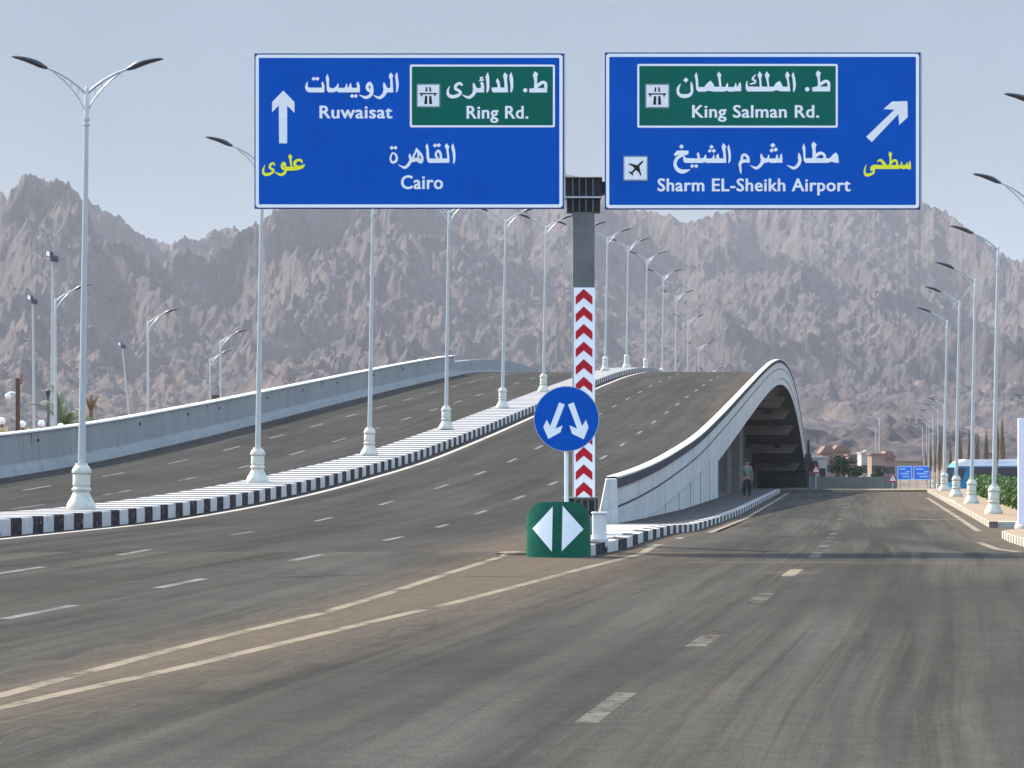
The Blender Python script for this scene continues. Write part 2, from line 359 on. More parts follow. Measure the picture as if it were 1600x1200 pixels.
# ------------------------------------------------------------------ ground, roads
def grid_obj(name, Xf, Ys, Zf, U, mt, dustf=None, uvf=None):
    """rows over Ys, columns over U (fraction or offset); Xf(U,Y) , Zf(X,Y,U)"""
    Ua, Ya = np.meshgrid(np.array(U, float), np.array(Ys, float)); X = Xf(Ua, Ya); Z = Zf(X, Ya, Ua)
    nv = X.size; me = bpy.data.meshes.new(name); nr, nc = X.shape
    idx = np.arange(nv).reshape(nr, nc)
    quads = np.stack([idx[:-1, :-1], idx[:-1, 1:], idx[1:, 1:], idx[1:, :-1]], -1).reshape(-1, 4)
    me.vertices.add(nv); me.vertices.foreach_set('co', np.stack([X, Ya, Z], -1).ravel())
    me.loops.add(quads.size); me.loops.foreach_set('vertex_index', quads.ravel().astype(np.int32))
    me.polygons.add(len(quads)); me.polygons.foreach_set('loop_start', np.arange(0, quads.size, 4, dtype=np.int32))
    me.polygons.foreach_set('use_smooth', np.ones(len(quads), bool))
    uvl = me.uv_layers.new(name='flow')
    u, v = uvf(X, Ya, Ua) if uvf else (X, Ya)
    uvs = np.stack([u.ravel()[quads.ravel()], v.ravel()[quads.ravel()]], -1); uvl.data.foreach_set('uv', uvs.ravel())
    if dustf is not None:
        at = me.attributes.new('dust', 'FLOAT', 'POINT'); at.data.foreach_set('value', dustf(X, Ya, Ua).ravel().astype(np.float32))
    me.update(); me.validate(); me.materials.append(mt)
    o = bpy.data.objects.new(name, me); COL.objects.link(o); return o
# near lines given as road points (X at depth Y)
def px2(pts, h=CZ): return [((x-800)/F*(h*F/(y-HY)), h*F/(y-HY)) for x, y in pts]
lineA = px2([(795, 866), (700, 896), (600, 929), (500, 959), (350, 994), (250, 1020), (100, 1060), (0, 1087), (-300, 1160), (-800, 1260)])
lineB = px2([(1000, 866), (900, 891), (800, 918), (700, 944), (600, 967), (500, 991), (400, 1015), (300, 1039), (225, 1056), (60, 1092), (0, 1106), (-300, 1170), (-800, 1268)])
def XA(Y): a = sorted((y, x) for x, y in lineA); return np.interp(Y, [q[0] for q in a], [q[1] for q in a])
def XB(Y): a = sorted((y, x) for x, y in lineB); return np.interp(Y, [q[0] for q in a], [q[1] for q in a])
DL = [(10, -1.0), (24.2, .69), (33.2, 1.95), (41.8, 3.1), (50.6, 4.23), (58.3, 5.27), (66, 6.15), (80, 7.6), (187, 18.9), (260, 26.4)]
XD = _cub([d[0] for d in DL], [d[1] for d in DL])
# full-width forecourt in front of the bridge (Y<62)
Ys = np.concatenate([np.arange(4, 30, .5), np.arange(30, 62.01, .5)])
def fx(U, Y): return U
def fdust(X, Y, U):
    a = XA(Y); b = XB(Y); w = np.clip((b-a)/2, .15, 3); c = (a+b)/2; d = np.abs(X-c)-w
    g = np.clip(.74 - .6*d/np.where(X > c, .26*Y**.5, .11*Y**.6), 0, .9)
    e = np.clip(.55-(np.abs(X-(L(Y)+1.6)))/.5, 0, .55)
    r = np.clip((X-(L(Y)+22.4))/2.2, 0, .8)
    cross = .5*np.exp(-((Y-(56.6-.10*X))/.8)**2)*(X > 1.2)+.9*np.exp(-((Y-51.2)/.9)**2-((X-4.3)/.38)**2)
    return np.maximum.reduce([g, e, r, cross])
def fuv(X, Y, U):
    c = (XA(Y)+XB(Y))/2; t = np.clip((X-c)/2+.5, 0, 1)
    return (1-t)*(X-L(Y)*.9-XA(Y)*.1)+t*(X-XD(Y)), Y + 0*X
road1 = struct(grid_obj('forecourt_road', fx, Ys, lambda X, Y, U: 0*X, np.arange(-32, 22.01, .4), M['asphalt'], fdust, fuv))
# surface road to the right of the bridge, Y 62..206
def sdust(X, Y, U):
    l = np.clip(.85-(U-15.4)/1.6, 0, .9)*np.clip((150-Y)/50, .3, 1); r = np.clip((U-22.3)/2.0, 0, .85)
    g = np.clip(1.0-np.abs(U-14.5)/2.2, 0, .9)*np.clip((78-Y)/12, 0, 1)
    n = np.clip((Y-118)/30, 0, 1)*np.clip((U-20)/3, 0, .7)
    return np.maximum.reduce([l, r, g, n])
Ys = np.concatenate([np.arange(62, 130, 1.), np.arange(130, 206.01, 2)])
road2 = struct(grid_obj('surface_road', lambda U, Y: L(Y)+U, Ys, lambda X, Y, U: G(Y, U), np.concatenate([np.arange(12.9, 30, .5), [30]]), M['asphalt'], sdust,
                        lambda X, Y, U: (X-XD(Y), Y)))
# bridge carriageways
Ys = np.concatenate([np.arange(62, 130, 1.), np.arange(130, 480.01, 3)])
def bdust(X, Y, U):
    e = np.maximum.reduce([np.clip(.75-np.abs(U-1.6)/.9, 0, 1), np.clip(.75-np.abs(U+1.5)/.9, 0, 1), np.clip((np.abs(U)-11.0)/1.9, 0, .85)])
    w = np.clip((U-9.5)/2, 0, .8)*np.clip((Y-150)/60, 0, 1)
    g = np.clip((U-11)/2.2, 0, .9)*np.clip((92-Y)/25, 0, 1)
    return np.maximum.reduce([e*.85, w*.5, g])
road3 = struct(grid_obj('bridge_carriageway', lambda U, Y: L(Y)+U, Ys, lambda X, Y, U: E(Y)+0*U, np.arange(-12.9, 12.91, .43), M['asphalt2'], bdust,
                        lambda X, Y, U: (U, Y)))
# desert ground sheet, reaches the mountains
Ys = np.concatenate([[-290, -100, 0], np.arange(40, 360, 8), [400, 600, 900, 1300, 2000, 3000, 4500, 6500]])
U = np.concatenate([[-3400, -1500, -600, -200, -60], np.arange(-30, 36, 3), [60, 200, 600, 1500, 3400]])
ground = struct(grid_obj('ground', lambda U, Y: np.where(np.abs(U) < 100, L(np.clip(Y, 0, 500))+U, U), Ys, lambda X, Y, U: G(Y, np.clip(U, 15, 24))-.12 , U, M['sand']))
# ------------------------------------------------------------------ markings
mk = MB()
def zroad(X, Y):
    o = X-L(Y)
    if Y < 62: return 0.
    return float(E(Y)) if o < 12.9 else float(G(Y, o))
def stripe(mb, path, w, mt, lift=.005, zf=zroad):
    path = [Vector((p[0], p[1], 0)) for p in path]
    out = []
    for i, q in enumerate(path):
        d = (path[min(i+1, len(path)-1)]-path[max(i-1, 0)]).normalized(); nrm = Vector((d.y, -d.x, 0))
        a, b = q-nrm*w/2, q+nrm*w/2
        lf = .0015 if q.y < 61.5 else lift; out.append(((a.x, a.y, zf(q.x, q.y)+lf), (b.x, b.y, zf(q.x, q.y)+lf)))
    for i in range(len(out)-1):
        mb.face([out[i][0], out[i][1], out[i+1][1], out[i+1][0]], mt)
def along(o, y0, y1, step=3.):
    n = max(1, int(math.ceil((y1-y0)/step))); return [((o(y) if callable(o) else o)+L(y), y) for y in np.linspace(y0, y1, n+1)]
def dash(o, y0, ln, w=.16, mt=None): stripe(mk, along(o, y0, y0+ln, 1.6), w, mt or M['lane'])
# carriageway beside us: two dashed rows (wider apart near the gore) and edge lines
for y in [50.5, 60, 74.3, 88.4, 102.5]: dash(lambda Y: np.interp(Y, [40, 60, 75, 90, 105], [7.0, 6.6, 5.9, 5.5, 5.2]), y, 3.4)
for y in [37, 45.4, 57, 69.6, 82, 94.5, 107]: dash(lambda Y: np.interp(Y, [40, 60, 75, 90, 105], [10.4, 10.2, 9.9, 9.2, 8.9]), y, 3.4)
for k in range(28):
    y = 116.5+12.2*k; dash(5.2, y, 3.6); dash(8.9, y+3, 3.6)
for k in range(34):
    y = 98+12.2*k; dash(-5.2, y+1, 4.0); dash(-8.9, y+5, 4.0)
stripe(mk, along(1.66, 30, 470, 4), .22, M['edgewhite'], .006); stripe(mk, along(-1.6, 60, 470, 4), .15, M['edgeline'], .006)
stripe(mk, along(-12.1, 60, 470, 4), .15, M['lane2'], .006); stripe(mk, along(12.3, 96, 470, 4), .15, M['lane2'], .006)
# gore lines
stripe(mk, sorted(lineA, key=lambda p: p[1]), .155, M['goreline'], .006)
stripe(mk, sorted(lineB, key=lambda p: p[1]), .155, M['goreline'], .006)
stripe(mk, [(lineB[0][0], lineB[0][1])] + [(L(y)+o, y) for o, y in [(15.9, 66), (16.0, 74), (16.0, 90), (15.95, 120), (15.9, 160), (15.9, 200)]], .17, M['edgeline'], .006)
# dashes of the surface road, 3 m long every 9 m
for k in range(-1, 19):
    y0 = 22.75+9.0*k if k < 3 else 22.75+27+8.85*(k-3)
    if y0 < 12: continue
    stripe(mk, [(float(XD(y)), y) for y in np.linspace(y0, y0+2.9, 4)], .165 if y0 < 30 else .2, M['lane2'] if k != 3 else M['goreline'], .006)
stripe(mk, along(23.85, 106.5, 180, 4), .2, M['edgeline'], .007); stripe(mk, along(23.3, 50, 92, 4), .2, M['edgeline'], .007)
stripe(mk, [(17.2, 144.8), (18.4, 144.8), (20, 144.5)], .5, M['edgeline'], .008); stripe(mk, [(14.4, 123.9), (15.5, 123.8), (16.6, 123.6)], .42, M['edgeline'], .008)
struct(mk.build('road_markings', recalc=False))
# ------------------------------------------------------------------ median with striped kerb
md = MB(); Ysm = list(np.concatenate([np.arange(30, 130, 2.), np.arange(130, 480, 4.)]))
K = .39
sweep(md, [(1.1, -.3), (1.1, K-.03), (1.07, K), (-1.07, K), (-1.1, K-.03), (-1.1, -.3)], Ysm, E,
      [M['kerbside'], M['kerbside'], M['kerbtop'], M['kerbside'], M['kerbside']])
struct(md.build('median'))
# ------------------------------------------------------------------ bridge
bridge = empty('road_bridge', (L(320), 320, -3), 0, 'white concrete arching road bridge with parapets, piers and a solid ramp wall', 'bridge')
def bpart(mb, name, **k):
    o = mb.build(name, **k); o.parent = bridge; o.matrix_parent_inverse = Matrix.Translation(-Vector(bridge.location)); return o
Yb = list(np.concatenate([np.arange(92, 130, 2.), np.arange(130, 481, 3.)]))
# near-side (right) parapet: inner face, cream-white coping, dark band, panel
pr = MB()
sweep(pr, [(12.95, -.02), (12.95, .28), (13.03, .55), (13.03, 1.08)], Yb, E, M['concwhite'])
sweep(pr, [(13.27, .83), (13.25, .80), (13.25, -.02)], Yb, E, M['conc2'])
bpart(pr, 'parapet')
cp = MB(); sweep(cp, [(13.0, 1.075), (13.0, 1.13), (13.31, 1.13), (13.31, 1.075)], Yb, E, M['concwhite']); bpart(cp, 'coping')
bd = MB(); sweep(bd, [(13.30, 1.07), (13.30, .80), (13.26, .80)], Yb, E, M['band']); sweep(bd, [(13.27, .30), (13.27, .24)], Yb, E, M['band']); bpart(bd, 'dark_band')
# end of that parapet
ep = MB(); y = 92.; x = L(y)
ep.hexa([(x+12.72, y-.5, -.25), (x+13.32, y-.5, -.25), (x+13.32, y, -.25), (x+12.72, y, -.25), (x+12.99, y-.5, 1.13), (x+13.29, y-.5, 1.13), (x+13.29, y, 1.13), (x+12.99, y, 1.13)], M['concwhite'])
bpart(ep, 'end_post', bevel=.03)
# fascia and soffit
fs = MB(); Yd = [q for q in Yb if q >= 160]
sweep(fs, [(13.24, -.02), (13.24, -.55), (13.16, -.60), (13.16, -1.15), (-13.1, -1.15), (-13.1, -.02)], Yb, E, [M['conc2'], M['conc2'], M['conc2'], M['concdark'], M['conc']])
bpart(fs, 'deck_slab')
rw = MB(); Yw = list(np.arange(92, 164.1, 3.))
sweep(rw, [(13.17, -.5), (13.17, lambda Y: -1.4)], Yw, E, M['conc2'])
x = L(164); rw.face([(x+13.17, 164, float(E(164))-.5), (x+13.17, 164, -1.4), (x+12.2, 165.5, -1.4), (x+12.2, 165.5, float(E(164))-.5)], M['conc2'])
rw.box(L(164)-13, L(164)+12.2, 164.2, 165.5, -1.4, float(E(164))-1.1, M['conc2'])
# panel joints on the ramp wall
for yy in np.arange(100, 163, 9.): rw.box(L(yy)+13.16, L(yy)+13.185, yy, yy+.05, -1.0, float(E(yy))+.2, M['band'])
bpart(rw, 'ramp_wall')
# far abutment, seen under the deck
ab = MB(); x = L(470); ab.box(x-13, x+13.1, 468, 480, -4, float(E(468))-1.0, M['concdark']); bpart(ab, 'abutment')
# piers
ky = 0
for y in np.arange(186, 462, 24.5):
    y = float(y); x = L(y); zt = float(E(y))-1.16; zb = float(G(y))-.3
    for o in (-6, 0, 6):
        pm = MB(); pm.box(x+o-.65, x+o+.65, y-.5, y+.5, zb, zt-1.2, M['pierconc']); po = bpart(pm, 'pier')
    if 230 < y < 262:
        pm = MB(); pm.box(x+10.9, x+11.2, y-.3, y+.3, zb, zt-1.0, M['conc']); po = bpart(pm, 'pier')  # added pale strips, lit column edges put in as lighter concrete
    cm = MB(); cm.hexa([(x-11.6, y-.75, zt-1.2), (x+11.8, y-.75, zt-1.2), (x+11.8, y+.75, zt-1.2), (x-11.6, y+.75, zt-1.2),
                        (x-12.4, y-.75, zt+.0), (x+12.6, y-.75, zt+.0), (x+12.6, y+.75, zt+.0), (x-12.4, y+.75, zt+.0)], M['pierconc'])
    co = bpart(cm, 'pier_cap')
# longitudinal girders
for o in (-10, -6, -2, 2, 6, 10):
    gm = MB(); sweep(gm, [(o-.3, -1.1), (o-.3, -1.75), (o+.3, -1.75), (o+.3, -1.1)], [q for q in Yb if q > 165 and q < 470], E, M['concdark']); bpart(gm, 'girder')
# far-side (left) wall along the ramp, lower parapet on the deck
lw = MB(); Yl = list(np.concatenate([np.arange(55, 130, 3.), np.arange(130, 273, 3.)])); Yl[-1] = 272.
sweep(lw, [(-12.35, -.02), (-12.5, .22), (-12.72, .42), (-12.78, 1.56), (-13.16, 1.56), (-13.16, lambda Y: -4.)], Yl, E, [M['conc']]*5)
for Y0 in (55., 272.):
    x = L(Y0); e = float(E(Y0)); lw.face([(x-12.35, Y0, e-.02), (x-12.5, Y0, e+.22), (x-12.72, Y0, e+.42), (x-12.78, Y0, e+1.56), (x-13.16, Y0, e+1.56), (x-13.16, Y0, -4)], M['conc'])
for yy in [133, 141, 152, 163, 171, 185, 197, 210, 226, 241, 255]:
    x = L(yy)-12.76; z = float(E(yy))+1.22; lw.tube([(x-.05, yy, z), (x+.05, yy, z)], .07, M['dark'], 8)
for yy in np.arange(60, 270, 36.): lw.box(L(yy)-12.775, L(yy)-12.745, yy, yy+.02, float(E(yy))+.45, float(E(yy))+1.5, M['band'])
bpart(lw, 'side_wall')
lc = MB(); sweep(lc, [(-12.70, 1.565), (-12.70, 1.63), (-13.22, 1.63), (-13.22, 1.565)], Yl, E, M['concwhite']); bpart(lc, 'coping')
l2 = MB(); Y2 = list(np.arange(272.2, 480, 4.))
sweep(l2, [(-12.75, -.02), (-12.9, .25), (-12.98, 1.1), (-13.2, 1.1), (-13.2, -1.2)], Y2, E, [M['conc'], M['conc'], M['concwhite'], M['conc']])
bpart(l2, 'parapet')
# ------------------------------------------------------------------ sidewalk and islands
sw = MB(); Yk = list(np.concatenate([np.arange(64, 130, 2.), np.arange(130, 204, 4.)]))
def outer(Y): return np.interp(Y, [58, 60, 64, 72, 90, 120, 206], [15.0, 15.2, 15.45, 15.5, 15.4, 15.4, 15.4])
def inner(Y): return np.interp(Y, [58, 62, 64, 70, 76, 92, 93, 210], [14.4, 14.0, 13.8, 13.2, 12.9, 12.7, 13.2, 13.2])
Yk = [59.4, 60.2, 61.5, 62.8] + Yk
def gz(Y): return float(G(Y, 15.0))
for i in range(len(Yk)-1):
    a, b = Yk[i], Yk[i+1]
    def P(o, z, Y): return (L(Y)+float(o), Y, gz(Y)+z)
    top = M['kerbtop2'] if b < 82 else M['walkgrey']  # past the striped tip, paving with the wall's shade in its colour
    sw.face([P(outer(a), -.2, a), P(outer(b), -.2, b), P(outer(b), .2, b), P(outer(a), .2, a)], M['kerbside2'], [(0, a), (0, b), (1, b), (1, a)])
    sw.face([P(outer(a), .2, a), P(outer(b), .2, b), P(outer(b)-.25, .22, b), P(outer(a)-.25, .22, a)], M['kerbside2'], [(0, a), (0, b), (1, b), (1, a)])
    sw.face([P(outer(a)-.25, .22, a), P(outer(b)-.25, .22, b), P(inner(b), .22, b), P(inner(a), .22, a)], top, [(0, a*2.6), (0, b*2.6), (1, b*2.6), (1, a*2.6)])
    sw.face([P(inner(a), -.2, a), P(inner(b), -.2, b), P(inner(b), .22, b), P(inner(a), .22, a)], M['kerbside2'], [(0, a), (0, b), (1, b), (1, a)])
a = Yk[0]; sw.face([P(inner(a), -.2, a), P(outer(a), -.2, a), P(outer(a), .2, a), P(inner(a), .22, a)], M['kerbside2'], [(0, 0), (0, 2.2), (1, 2.2), (1, 0)])
struct(sw.build('sidewalk'))
def island(name, pts, h=.2, kerb=None, top=None):
    """closed outline of (X,Y); side kerb striped, top paving"""
    mb = MB(); s = 0.; n = len(pts)
    zt = [Gf(x, y)+h for x, y in pts]
    for i in range(n):
        j = (i+1) % n; d = math.dist(pts[i], pts[j])
        mb.face([(pts[i][0], pts[i][1], zt[i]-.6), (pts[j][0], pts[j][1], zt[j]-.6), (pts[j][0], pts[j][1], zt[j]), (pts[i][0], pts[i][1], zt[i])], kerb or M['kerbtan'],
                [(0, s), (0, s+d), (1, s+d), (1, s)]); s += d
    c = Vector((sum(p[0] for p in pts)/n, sum(p[1] for p in pts)/n)); inn = []
    for i in range(n):
        v = (c-Vector(pts[i])); v = v.normalized()*min(.28, v.length*.5); inn.append((pts[i][0]+v.x, pts[i][1]+v.y, zt[i]+.012))
    s = 0
    for i in range(n):
        j = (i+1) % n; d = math.dist(pts[i], pts[j])
        mb.face([(pts[i][0], pts[i][1], zt[i]), (pts[j][0], pts[j][1], zt[j]), inn[j], inn[i]], kerb or M['kerbtan'], [(0, s), (0, s+d), (1, s+d), (1, s)]); s += d
    # top as strips between left and right halves
    h2 = n//2
    for i in range(h2):
        j = n-1-i
        if i+1 >= j: break
        mb.face([inn[i], inn[i+1], inn[j-1], inn[j]] if i+1 != j-1 else [inn[i], inn[i+1], inn[j]], top or M['walk'])
    return struct(mb.build(name))
def two_sided(ol, orr, ys): return [(L(y)+ol, y) for y in ys] + [(L(y)+orr, y) for y in reversed(ys)]
ys = [111.7] + list(np.arange(114, 206, 4.)) + [206]
island('traffic_island', two_sided(24.4, 29.5, ys))
ys = list(np.arange(50, 98, 4.)) + [98.]
pts = [(L(y)+24.2, y) for y in ys] + [(L(100)+24.5, 100), (L(101)+25.3, 101.2), (L(101)+27, 101.4), (L(100)+28.5, 100.6)] + [(L(y)+29.5, y) for y in reversed(ys)]
island('traffic_island', pts)
# low kerbed strip across the end of the surface road
crs = MB(); 
for (x0, x1, mt) in ((L(206)+13.3, L(206)+18.5, M['walkgrey']), (L(206)+18.5, L(206)+31, M['walk'])):  # left part darker, the bridge's shade is put into its colour
    crs.box(x0, x1, 206.1, 212, -1.6, -.46, mt)
struct(crs.build('end_kerb'))
# ------------------------------------------------------------------ street lamps
BASEP = [(.37, 0), (.375, .09), (.36, .13), (.33, .2), (.27, .30), (.215, .42), (.20, .46), (.245, .48), (.25, .53), (.21, .56), (.205, .6), (.225, .62), (.225, .88), (.205, .91),
         (.25, .93), (.255, .98), (.24, 1.02), (.20, 1.09), (.16, 1.13), (.155, 1.18)]
def make_lamp(name, H, arms, label, cat='street lamp', group=None):
    t = empty(name, (0, 0, 0), 0, label, cat, group)
    b = MB(); b.lathe(BASEP, M['lampbase'], 24); b.build('base', t, smooth=True)
    p = MB(); p.lathe([(.095, 1.1), (.088, 3), (.062, H-1), (.056, H), (.03, H+.05)], M['steel'], 14)
    for z in (H-.78, H-.92): p.lathe([(.07, z-.03), (.09, z-.025), (.09, z+.025), (.07, z+.03)], M['steel'], 14)
    p.build('pole', t, smooth=True)
    for sgn in arms:
        a = MB(); pa = [(sgn*x, 0, H+z) for x, z in ((.04, -.10), (.18, .04), (.42, .22), (.72, .40), (1.08, .54))]
        a.tube(pa, [.038, .038, .034, .03, .026], M['steel'], 8)
        a.tube([(sgn*x, 0, H+z) for x, z in ((.04, -.55), (.16, -.3), (.34, -.05), (.58, .2), (.86, .42))], .02, M['steel'], 6)
        for (xa, za, xb, zb) in ((.2, .055, .25, -.19), (.38, .19, .42, .02)): a.tube([(sgn*xa, 0, H+za), (sgn*xb, 0, H+zb)], .012, M['steel'], 5)
        a.build('arm', t, smooth=True)
        h = MB(); n = 9; pts = []
        hx = [1.02, 1.10, 1.20, 1.32, 1.46, 1.62, 1.76, 1.88, 1.95]; hz = [.52, .55, .60, .655, .705, .75, .78, .80, .805]
        hw = [.035, .06, .11, .14, .15, .14, .115, .075, .02]; hh = [.035, .05, .075, .08, .075, .062, .05, .035, .012]
        pp = []
        for i in range(9):
            for k in range(12):
                an = 2*math.pi*k/12; pp.append((sgn*(hx[i]-math.sin(an)*hh[i]*.35), math.cos(an)*hw[i], H+hz[i]+math.sin(an)*hh[i]))
        ff = [(i*12+k, i*12+(k+1) % 12, (i+1)*12+(k+1) % 12, (i+1)*12+k) for i in range(8) for k in range(12)] + [tuple(range(96, 108)), tuple(reversed(range(12)))]
        h.mesh(pp, ff, M['lamphead']); h.build('lamp_head', t, smooth=True)
    return t
LEAN = R(.9)
nm = ['tallest double-armed street lamp at the left, both arms against the sky',
      'street lamp at the left edge of the left blue sign, one head poking out',
      'x',
      'fourth double-armed street lamp from the left, its top just touching the left blue sign',
      'fifth double-armed street lamp from the left, arms just under the left blue sign',
      'double-armed street lamp on the median just left of the gantry column',
      'double-armed street lamp standing behind the red and white chevron column',
      'double-armed street lamp first to the right of the chevron column on the bridge',
      'double-armed street lamp second to the right of the chevron column on the bridge',
      'double-armed street lamp third to the right of the chevron column, near the crest',
      'double-armed street lamp with its foot sunk just behind the crest of the bridge',
      'double-armed street lamp second beyond the crest, only pole and arms showing',
      'double-armed street lamp third beyond the crest, low against the mountain',
      'double-armed street lamp fourth beyond the crest, short stub of pole showing',
      'farthest double-armed street lamp, only its arms and heads above the road crest']
nm[2] = 'double-armed street lamp whose pole rises behind the middle of the left blue sign'
lampA = make_lamp('street_lamp', 10.8, (-1, 1), nm[0], group='double-armed lamps along the bridge median')
XL = [-11.07, -8.57, -5.94, -3.27, -.55, 2.05, 4.85, 7.59, 10.24, 13.0, 15.8, 18.5, 21.2, 24.0, 27.0]
for n in range(15):
    Y = 85.5+26.5*n; loc = (XL[n], Y, float(E(Y))+K)
    o = lampA if n == 0 else copy_thing(lampA, loc, label=nm[n])
    o.location = loc; o.rotation_euler = (R(random.uniform(-.2, .2)), LEAN+R(random.uniform(-.18, .18)), R(random.uniform(-4, 4)))
copy_thing(lampA, (L(59)+0, 59, K), (0, LEAN, 0), label='street lamp beyond the left edge whose thin shadow lies on the road')
lampB = make_lamp('street_lamp', 10.8, (-1,), 'single-armed street lamp nearest on the right island, left of the white panel', group='single-armed lamps along the right islands')
SB = 10/10.8
spots = [(18.0, 124.4, 'rightmost of four whole single-armed street lamps on the right island'),
         (20.5, 148.5, 'second of four single-armed street lamps from the right on the right island'),
         (22.75, 170.5, 'third of four single-armed street lamps from the right on the right island'),
         (25.4, 195.6, 'leftmost of four near single-armed street lamps on the right island'),
         (15.6, 101, 'single-armed street lamp at the right edge behind the white panel'),
         (13.45, 80, 'street lamp outside the right edge, only the tip of its head in the sky')]
for i, (x, y, lb) in enumerate(spots):
    loc = (x, y, Gf(x, y)+.2); o = lampB if i == 0 else copy_thing(lampB, loc, label=lb)
    o.location = loc; o.rotation_euler = (0, R(1.0), 0); o.scale = (SB,)*3; o['label'] = lb
far = [(46.3, 357), (51.2, 400), (57.4, 454), (65.8, 525), (72.5, 582), (84.8, 687)]
fl = ['highest', 'second highest', 'third highest', 'fourth highest', 'fifth highest', 'lowest']
for (x, y), w in zip(far, fl):
    copy_thing(lampB, (x, y, -3.0), (0, 0, 0), SB, w+' of six far lamp heads stepping down left of the near lamps', 'far single-armed lamps beyond the end of the road')
for (x, y, w) in ((56.5, 512, 'far thin street lamp standing beside the red and white warning sign'), (76.5, 700, 'far thin street lamp between the two distant blue signs'),
                  (53, 340, 'far single-armed street lamp at the right edge, its head left of the frame edge')):
    copy_thing(lampB, (x, y, -3.0 if y > 345 else -2.9), (0, 0, 0), SB, w, 'far single-armed lamps beyond the end of the road')
lampC = [(-22.5, 164, 'single-armed lamp beyond the left wall, its head beside the nearest pole'), (-21.0, 192, 'single-armed lamp beyond the left wall, alone between the nearest poles'),
         (-19.7, 225, 'taller of the two close single-armed lamps beyond the left wall'), (-24.5, 270, 'shorter of the two close single-armed lamps beyond the left wall')]
for x, y, lb in lampC:
    copy_thing(lampB, (x, y, -.6), (0, 0, math.pi), SB, lb, 'single-armed lamps beyond the left wall')
# ------------------------------------------------------------------ gantry with two signs
GY = 66.0; GS = F/GY
def sx(px): return (px-912)/GS
def sz(py): return CZ+(HY-py)/GS
GX = (912-800)/GS
gan = empty('sign_gantry', (GX, GY, .2), 0, 'grey T-shaped gantry with red and white chevrons carrying two big blue signs', 'sign gantry')
GO = Vector(gan.location)
def gpart(mb, name, parent=gan, **k):
    o = mb.build(name, **k); o.parent = parent; return o
def lz(z): return z-GO.z
c = MB(); c.box(sx(895), sx(929), -.0, .42, lz(.9), lz(sz(331)), M['gsteel']); gpart(c, 'column', bevel=.008)
b = MB()
b.box(sx(881.5), sx(941), .02, .55, lz(sz(306)), lz(sz(277.5)), M['gdark']); b.box(sx(886), sx(938), .04, .5, lz(sz(331)), lz(sz(310.5)), M['gdark'])
b.box(sx(881), sx(940), -.09, .5, lz(sz(309.8)), lz(sz(307.2)), M['alu'])
for px_ in (895, 905.3, 915.5, 926.5): b.box(sx(px_)-.01, sx(px_)+.01, -.07, .02, lz(sz(330.5)), lz(sz(310.5)), M['gsteel']); b.box(sx(px_)-.01, sx(px_)+.01, -.07, .02, lz(sz(306.5)), lz(sz(278)), M['gsteel'])
b.box(sx(881), sx(941), -.08, .6, lz(sz(278)), lz(sz(277)), M['gsteel'])
gpart(b, 'head_box')
bm_ = MB(); 
for z0, z1 in ((sz(303), sz(283)), (sz(150), sz(135))):
    if z0 > 8: z0, z1 = z1, z0
bm_.box(sx(430), sx(881), .1, .5, lz(sz(302)), lz(sz(283)), M['gdark']); bm_.box(sx(941), sx(1410), .1, .5, lz(sz(302)), lz(sz(283)), M['gdark'])
for p_ in (460, 560, 660, 760, 850, 985, 1080, 1180, 1280, 1385): bm_.box(sx(p_)-.05, sx(p_)+.05, .03, .098, lz(sz(322)), lz(sz(90)), M['alu'])
gpart(bm_, 'beam')
fb = MB(); fb.box(sx(880), sx(937), -.04, .56, lz(sz(806)), lz(sz(803)), M['gdark']); fb.box(sx(884), sx(934), .02, .5, lz(sz(803)), lz(sz(779)), M['gdark']); fb.box(sx(880), sx(936), -.06, .56, lz(sz(779)), lz(sz(777)), M['gsteel'])
for p_ in (889, 899, 909, 919, 930): fb.box(sx(p_)-.012, sx(p_)+.012, -.05, .02, lz(sz(803)), lz(sz(779.2)), M['gsteel'])
gpart(fb, 'finned_base')
pd = MB(); pd.box(sx(882), sx(935), -.05, .62, lz(.1), lz(sz(806)), M['conc']); gpart(pd, 'footing')
# chevron panel
cv = MB(); cv.box(sx(896.5), sx(929.5), -.04, -.003, lz(sz(778)), lz(sz(449.5)), M['white']); gpart(cv, 'chevron_panel')
ch = MB(); k = 0; yy = 451.5
x0, xm, x1 = sx(899.5), sx(912), sx(925.5)
while yy < 770:
    h_ = 14.0; dz = 13.0
    top = [(x0, lz(sz(yy+12))), (xm, lz(sz(yy))), (x1, lz(sz(yy+12)))]; bot = [(x1, lz(sz(yy+12+dz))), (xm, lz(sz(yy+h_))), (x0, lz(sz(yy+12+dz)))]
    if yy+12+dz < 778: ch.mesh([(x, -.044, z) for x, z in top+bot], [(0, 1, 4, 5), (1, 2, 3, 4)], M['red'])
    yy += 27.4
gpart(ch, 'chevron_stripes', recalc=False)

